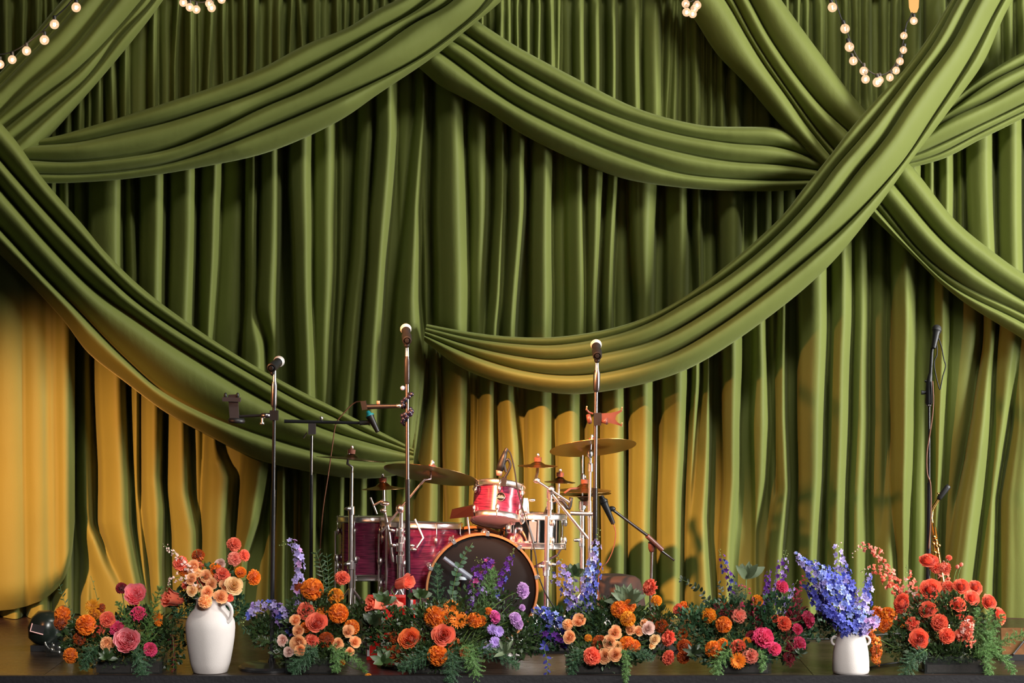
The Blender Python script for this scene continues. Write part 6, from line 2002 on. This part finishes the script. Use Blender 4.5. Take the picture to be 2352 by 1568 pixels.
sprig('eucalyptus sprig rising to the right before the bass drum head', [(1030, 1480, .26), (1040, 1360, .34), (1052, 1305, .34), (1070, 1270, .34), (1086, 1246, .34)], 22, 0.034, 0.36, FERNDARK)
sprig('upright leafy sprig behind the tallest orange marigold', [(720, 1500, .2), (740, 1400, .3), (742, 1320, .32), (724, 1262, .32)], 30, 0.045, 0.13, LEAF)
sprig('needle-leaved sprig left of the topmost coral carnation', [(740, 1500, .2), (755, 1400, .3), (755, 1330, .32), (750, 1270, .32)], 44, 0.04, 0.10, FERNDARK)
sprig('dark small-leaved branch pointing up left from the mixed bouquet', [(1680, 1480, .2), (1640, 1400, .26), (1615, 1365, .28), (1590, 1342, .28), (1558, 1328, .28)], 24, 0.03, 0.30, DARKLEAF)
sprig('dark small-leaved branch above the left golden marigold', [(1680, 1480, .2), (1660, 1400, .26), (1656, 1350, .28), (1648, 1335, .28)], 18, 0.026, 0.30, DARKLEAF)
sprig('misty green sprig over the far left marigolds', [(200, 1500, .2), (165, 1420, .28), (146, 1375, .3), (136, 1340, .3)], 18, 0.03, 0.12, FERNDARK)
sprig('thin budding stalk above the far left golden daisy', [(240, 1500, .2), (228, 1400, .3), (216, 1345, .32), (208, 1322, .32)], 6, 0.016, 0.22, STEM)
sprig('trailing violet vine hanging before the bright stage floor', [(1262, 1470, .3), (1250, 1490, .1), (1258, 1520, .06), (1256, 1552, .05)], 14, 0.03, 0.26, MATS['petal_deepblue'])
sprig('wispy green sprig right of the small white vase', [(2110, 1480, .12), (2070, 1440, .2), (2062, 1405, .22), (2066, 1385, .22)], 24, 0.026, 0.2, FERNDARK)
sprig('wispy dark sprig low between the small vase and the red bouquet', [(2110, 1500, .12), (2075, 1490, .16), (2050, 1480, .18), (2030, 1476, .18)], 22, 0.028, 0.2, LEAF)
sprig('bushy green sprig between the jug and the lavender delphinium', [(690, 1500, .2), (640, 1460, .24), (600, 1440, .26), (556, 1448, .26)], 40, 0.032, 0.16, FERNDARK)
sprig('leafy green sprig below the lavender delphinium', [(690, 1510, .2), (650, 1490, .22), (615, 1470, .24), (580, 1462, .24)], 34, 0.03, 0.18, LEAF)
sprig('green sprig crossing the lower right of the bass drum head', [(1090, 1490, .2), (1150, 1410, .3), (1185, 1370, .32), (1200, 1335, .32)], 14, 0.026, 0.12, FERNDARK)


def filler(label, blobs, seed):
    """tangle of small leaves and fine threads nobody could count"""
    R_ = random.Random(seed)
    mb = MB()
    vs, fs = [], []
    for px, py, rx, ry, d, dd, n in blobs:
        for k in range(n):
            while True:
                x, y, z = R_.uniform(-1, 1), R_.uniform(-1, 1), R_.uniform(-1, 1)
                if x * x + y * y + z * z < 1:
                    break
            c = P(px + x * rx, py + y * ry, d + z * dd)
            if c.z < 0.015:
                continue
            c.y = max(c.y, 0.03)
            dv = Vector((x + R_.uniform(-.6, .6), z - 0.3 + R_.uniform(-.6, .6), -y + 0.4 + R_.uniform(-.5, .5))).normalized()
            up = Vector((R_.uniform(-1, 1), -1, R_.uniform(-.5, 1))).normalized()
            sd = dv.cross(up).normalized()
            L = R_.uniform(0.012, 0.034)
            w = L * R_.choice((0.10, 0.28, 0.34))
            j = len(vs)
            vs += [c, c + dv * L * 0.5 + sd * w, c + dv * L, c + dv * L * 0.5 - sd * w]
            fs.append((j, j + 1, j + 2, j + 3))
    o = mb.add(vs, fs).build('foliage_tangle', LEAF if seed % 2 else FERNDARK)
    return tag(o, label, 'foliage', None, 'stuff')


filler('tangle of dark small leaves between the far left flowers', [(200, 1470, 60, 50, .2, .08, 900), (320, 1450, 70, 60, .24, .08, 1100), (270, 1510, 90, 26, .12, .06, 700), (385, 1480, 40, 60, .2, .05, 400)], 1)
filler('dark leaves tucked between the jug flowers', [(484, 1345, 60, 45, .14, .05, 500), (420, 1385, 30, 30, .2, .04, 250), (545, 1395, 22, 30, .2, .04, 250)], 2)
filler('tangle of green leaves between the marigolds right of the jug', [(730, 1430, 85, 75, .22, .08, 1700), (720, 1500, 95, 30, .12, .06, 900), (830, 1440, 40, 60, .22, .06, 600), (620, 1450, 50, 40, .26, .04, 500)], 3)
filler('tangle of green leaves within the bass drum bouquet', [(1020, 1450, 130, 70, .2, .08, 2000), (1110, 1400, 90, 60, .32, .06, 450), (1000, 1505, 130, 35, .1, .06, 1100), (1180, 1460, 60, 50, .22, .06, 800), (890, 1450, 50, 60, .2, .06, 700)], 5)
filler('dark leaves at the foot of the blue spray', [(1290, 1440, 70, 45, .4, .06, 900), (1240, 1470, 50, 30, .32, .05, 500)], 4)
filler('tangle of green leaves within the peach bouquet', [(1400, 1440, 100, 70, .22, .08, 1900), (1390, 1505, 90, 30, .1, .06, 900), (1510, 1450, 40, 60, .2, .05, 500)], 7)
filler('tangle of dark leaves within the mixed bouquet', [(1690, 1440, 100, 70, .24, .08, 1900), (1790, 1440, 70, 80, .24, .08, 1200), (1690, 1505, 90, 28, .1, .05, 800), (1590, 1450, 50, 60, .2, .05, 600)], 6)
filler('dark leaves at the mouth of the small white vase', [(1950, 1430, 45, 28, .1, .04, 420), (1890, 1440, 40, 26, .2, .04, 300)], 8)
filler('tangle of green leaves within the red bouquet', [(2160, 1430, 100, 70, .2, .08, 2000), (2180, 1500, 100, 20, .12, .05, 800), (2080, 1470, 45, 50, .18, .05, 600)], 9)
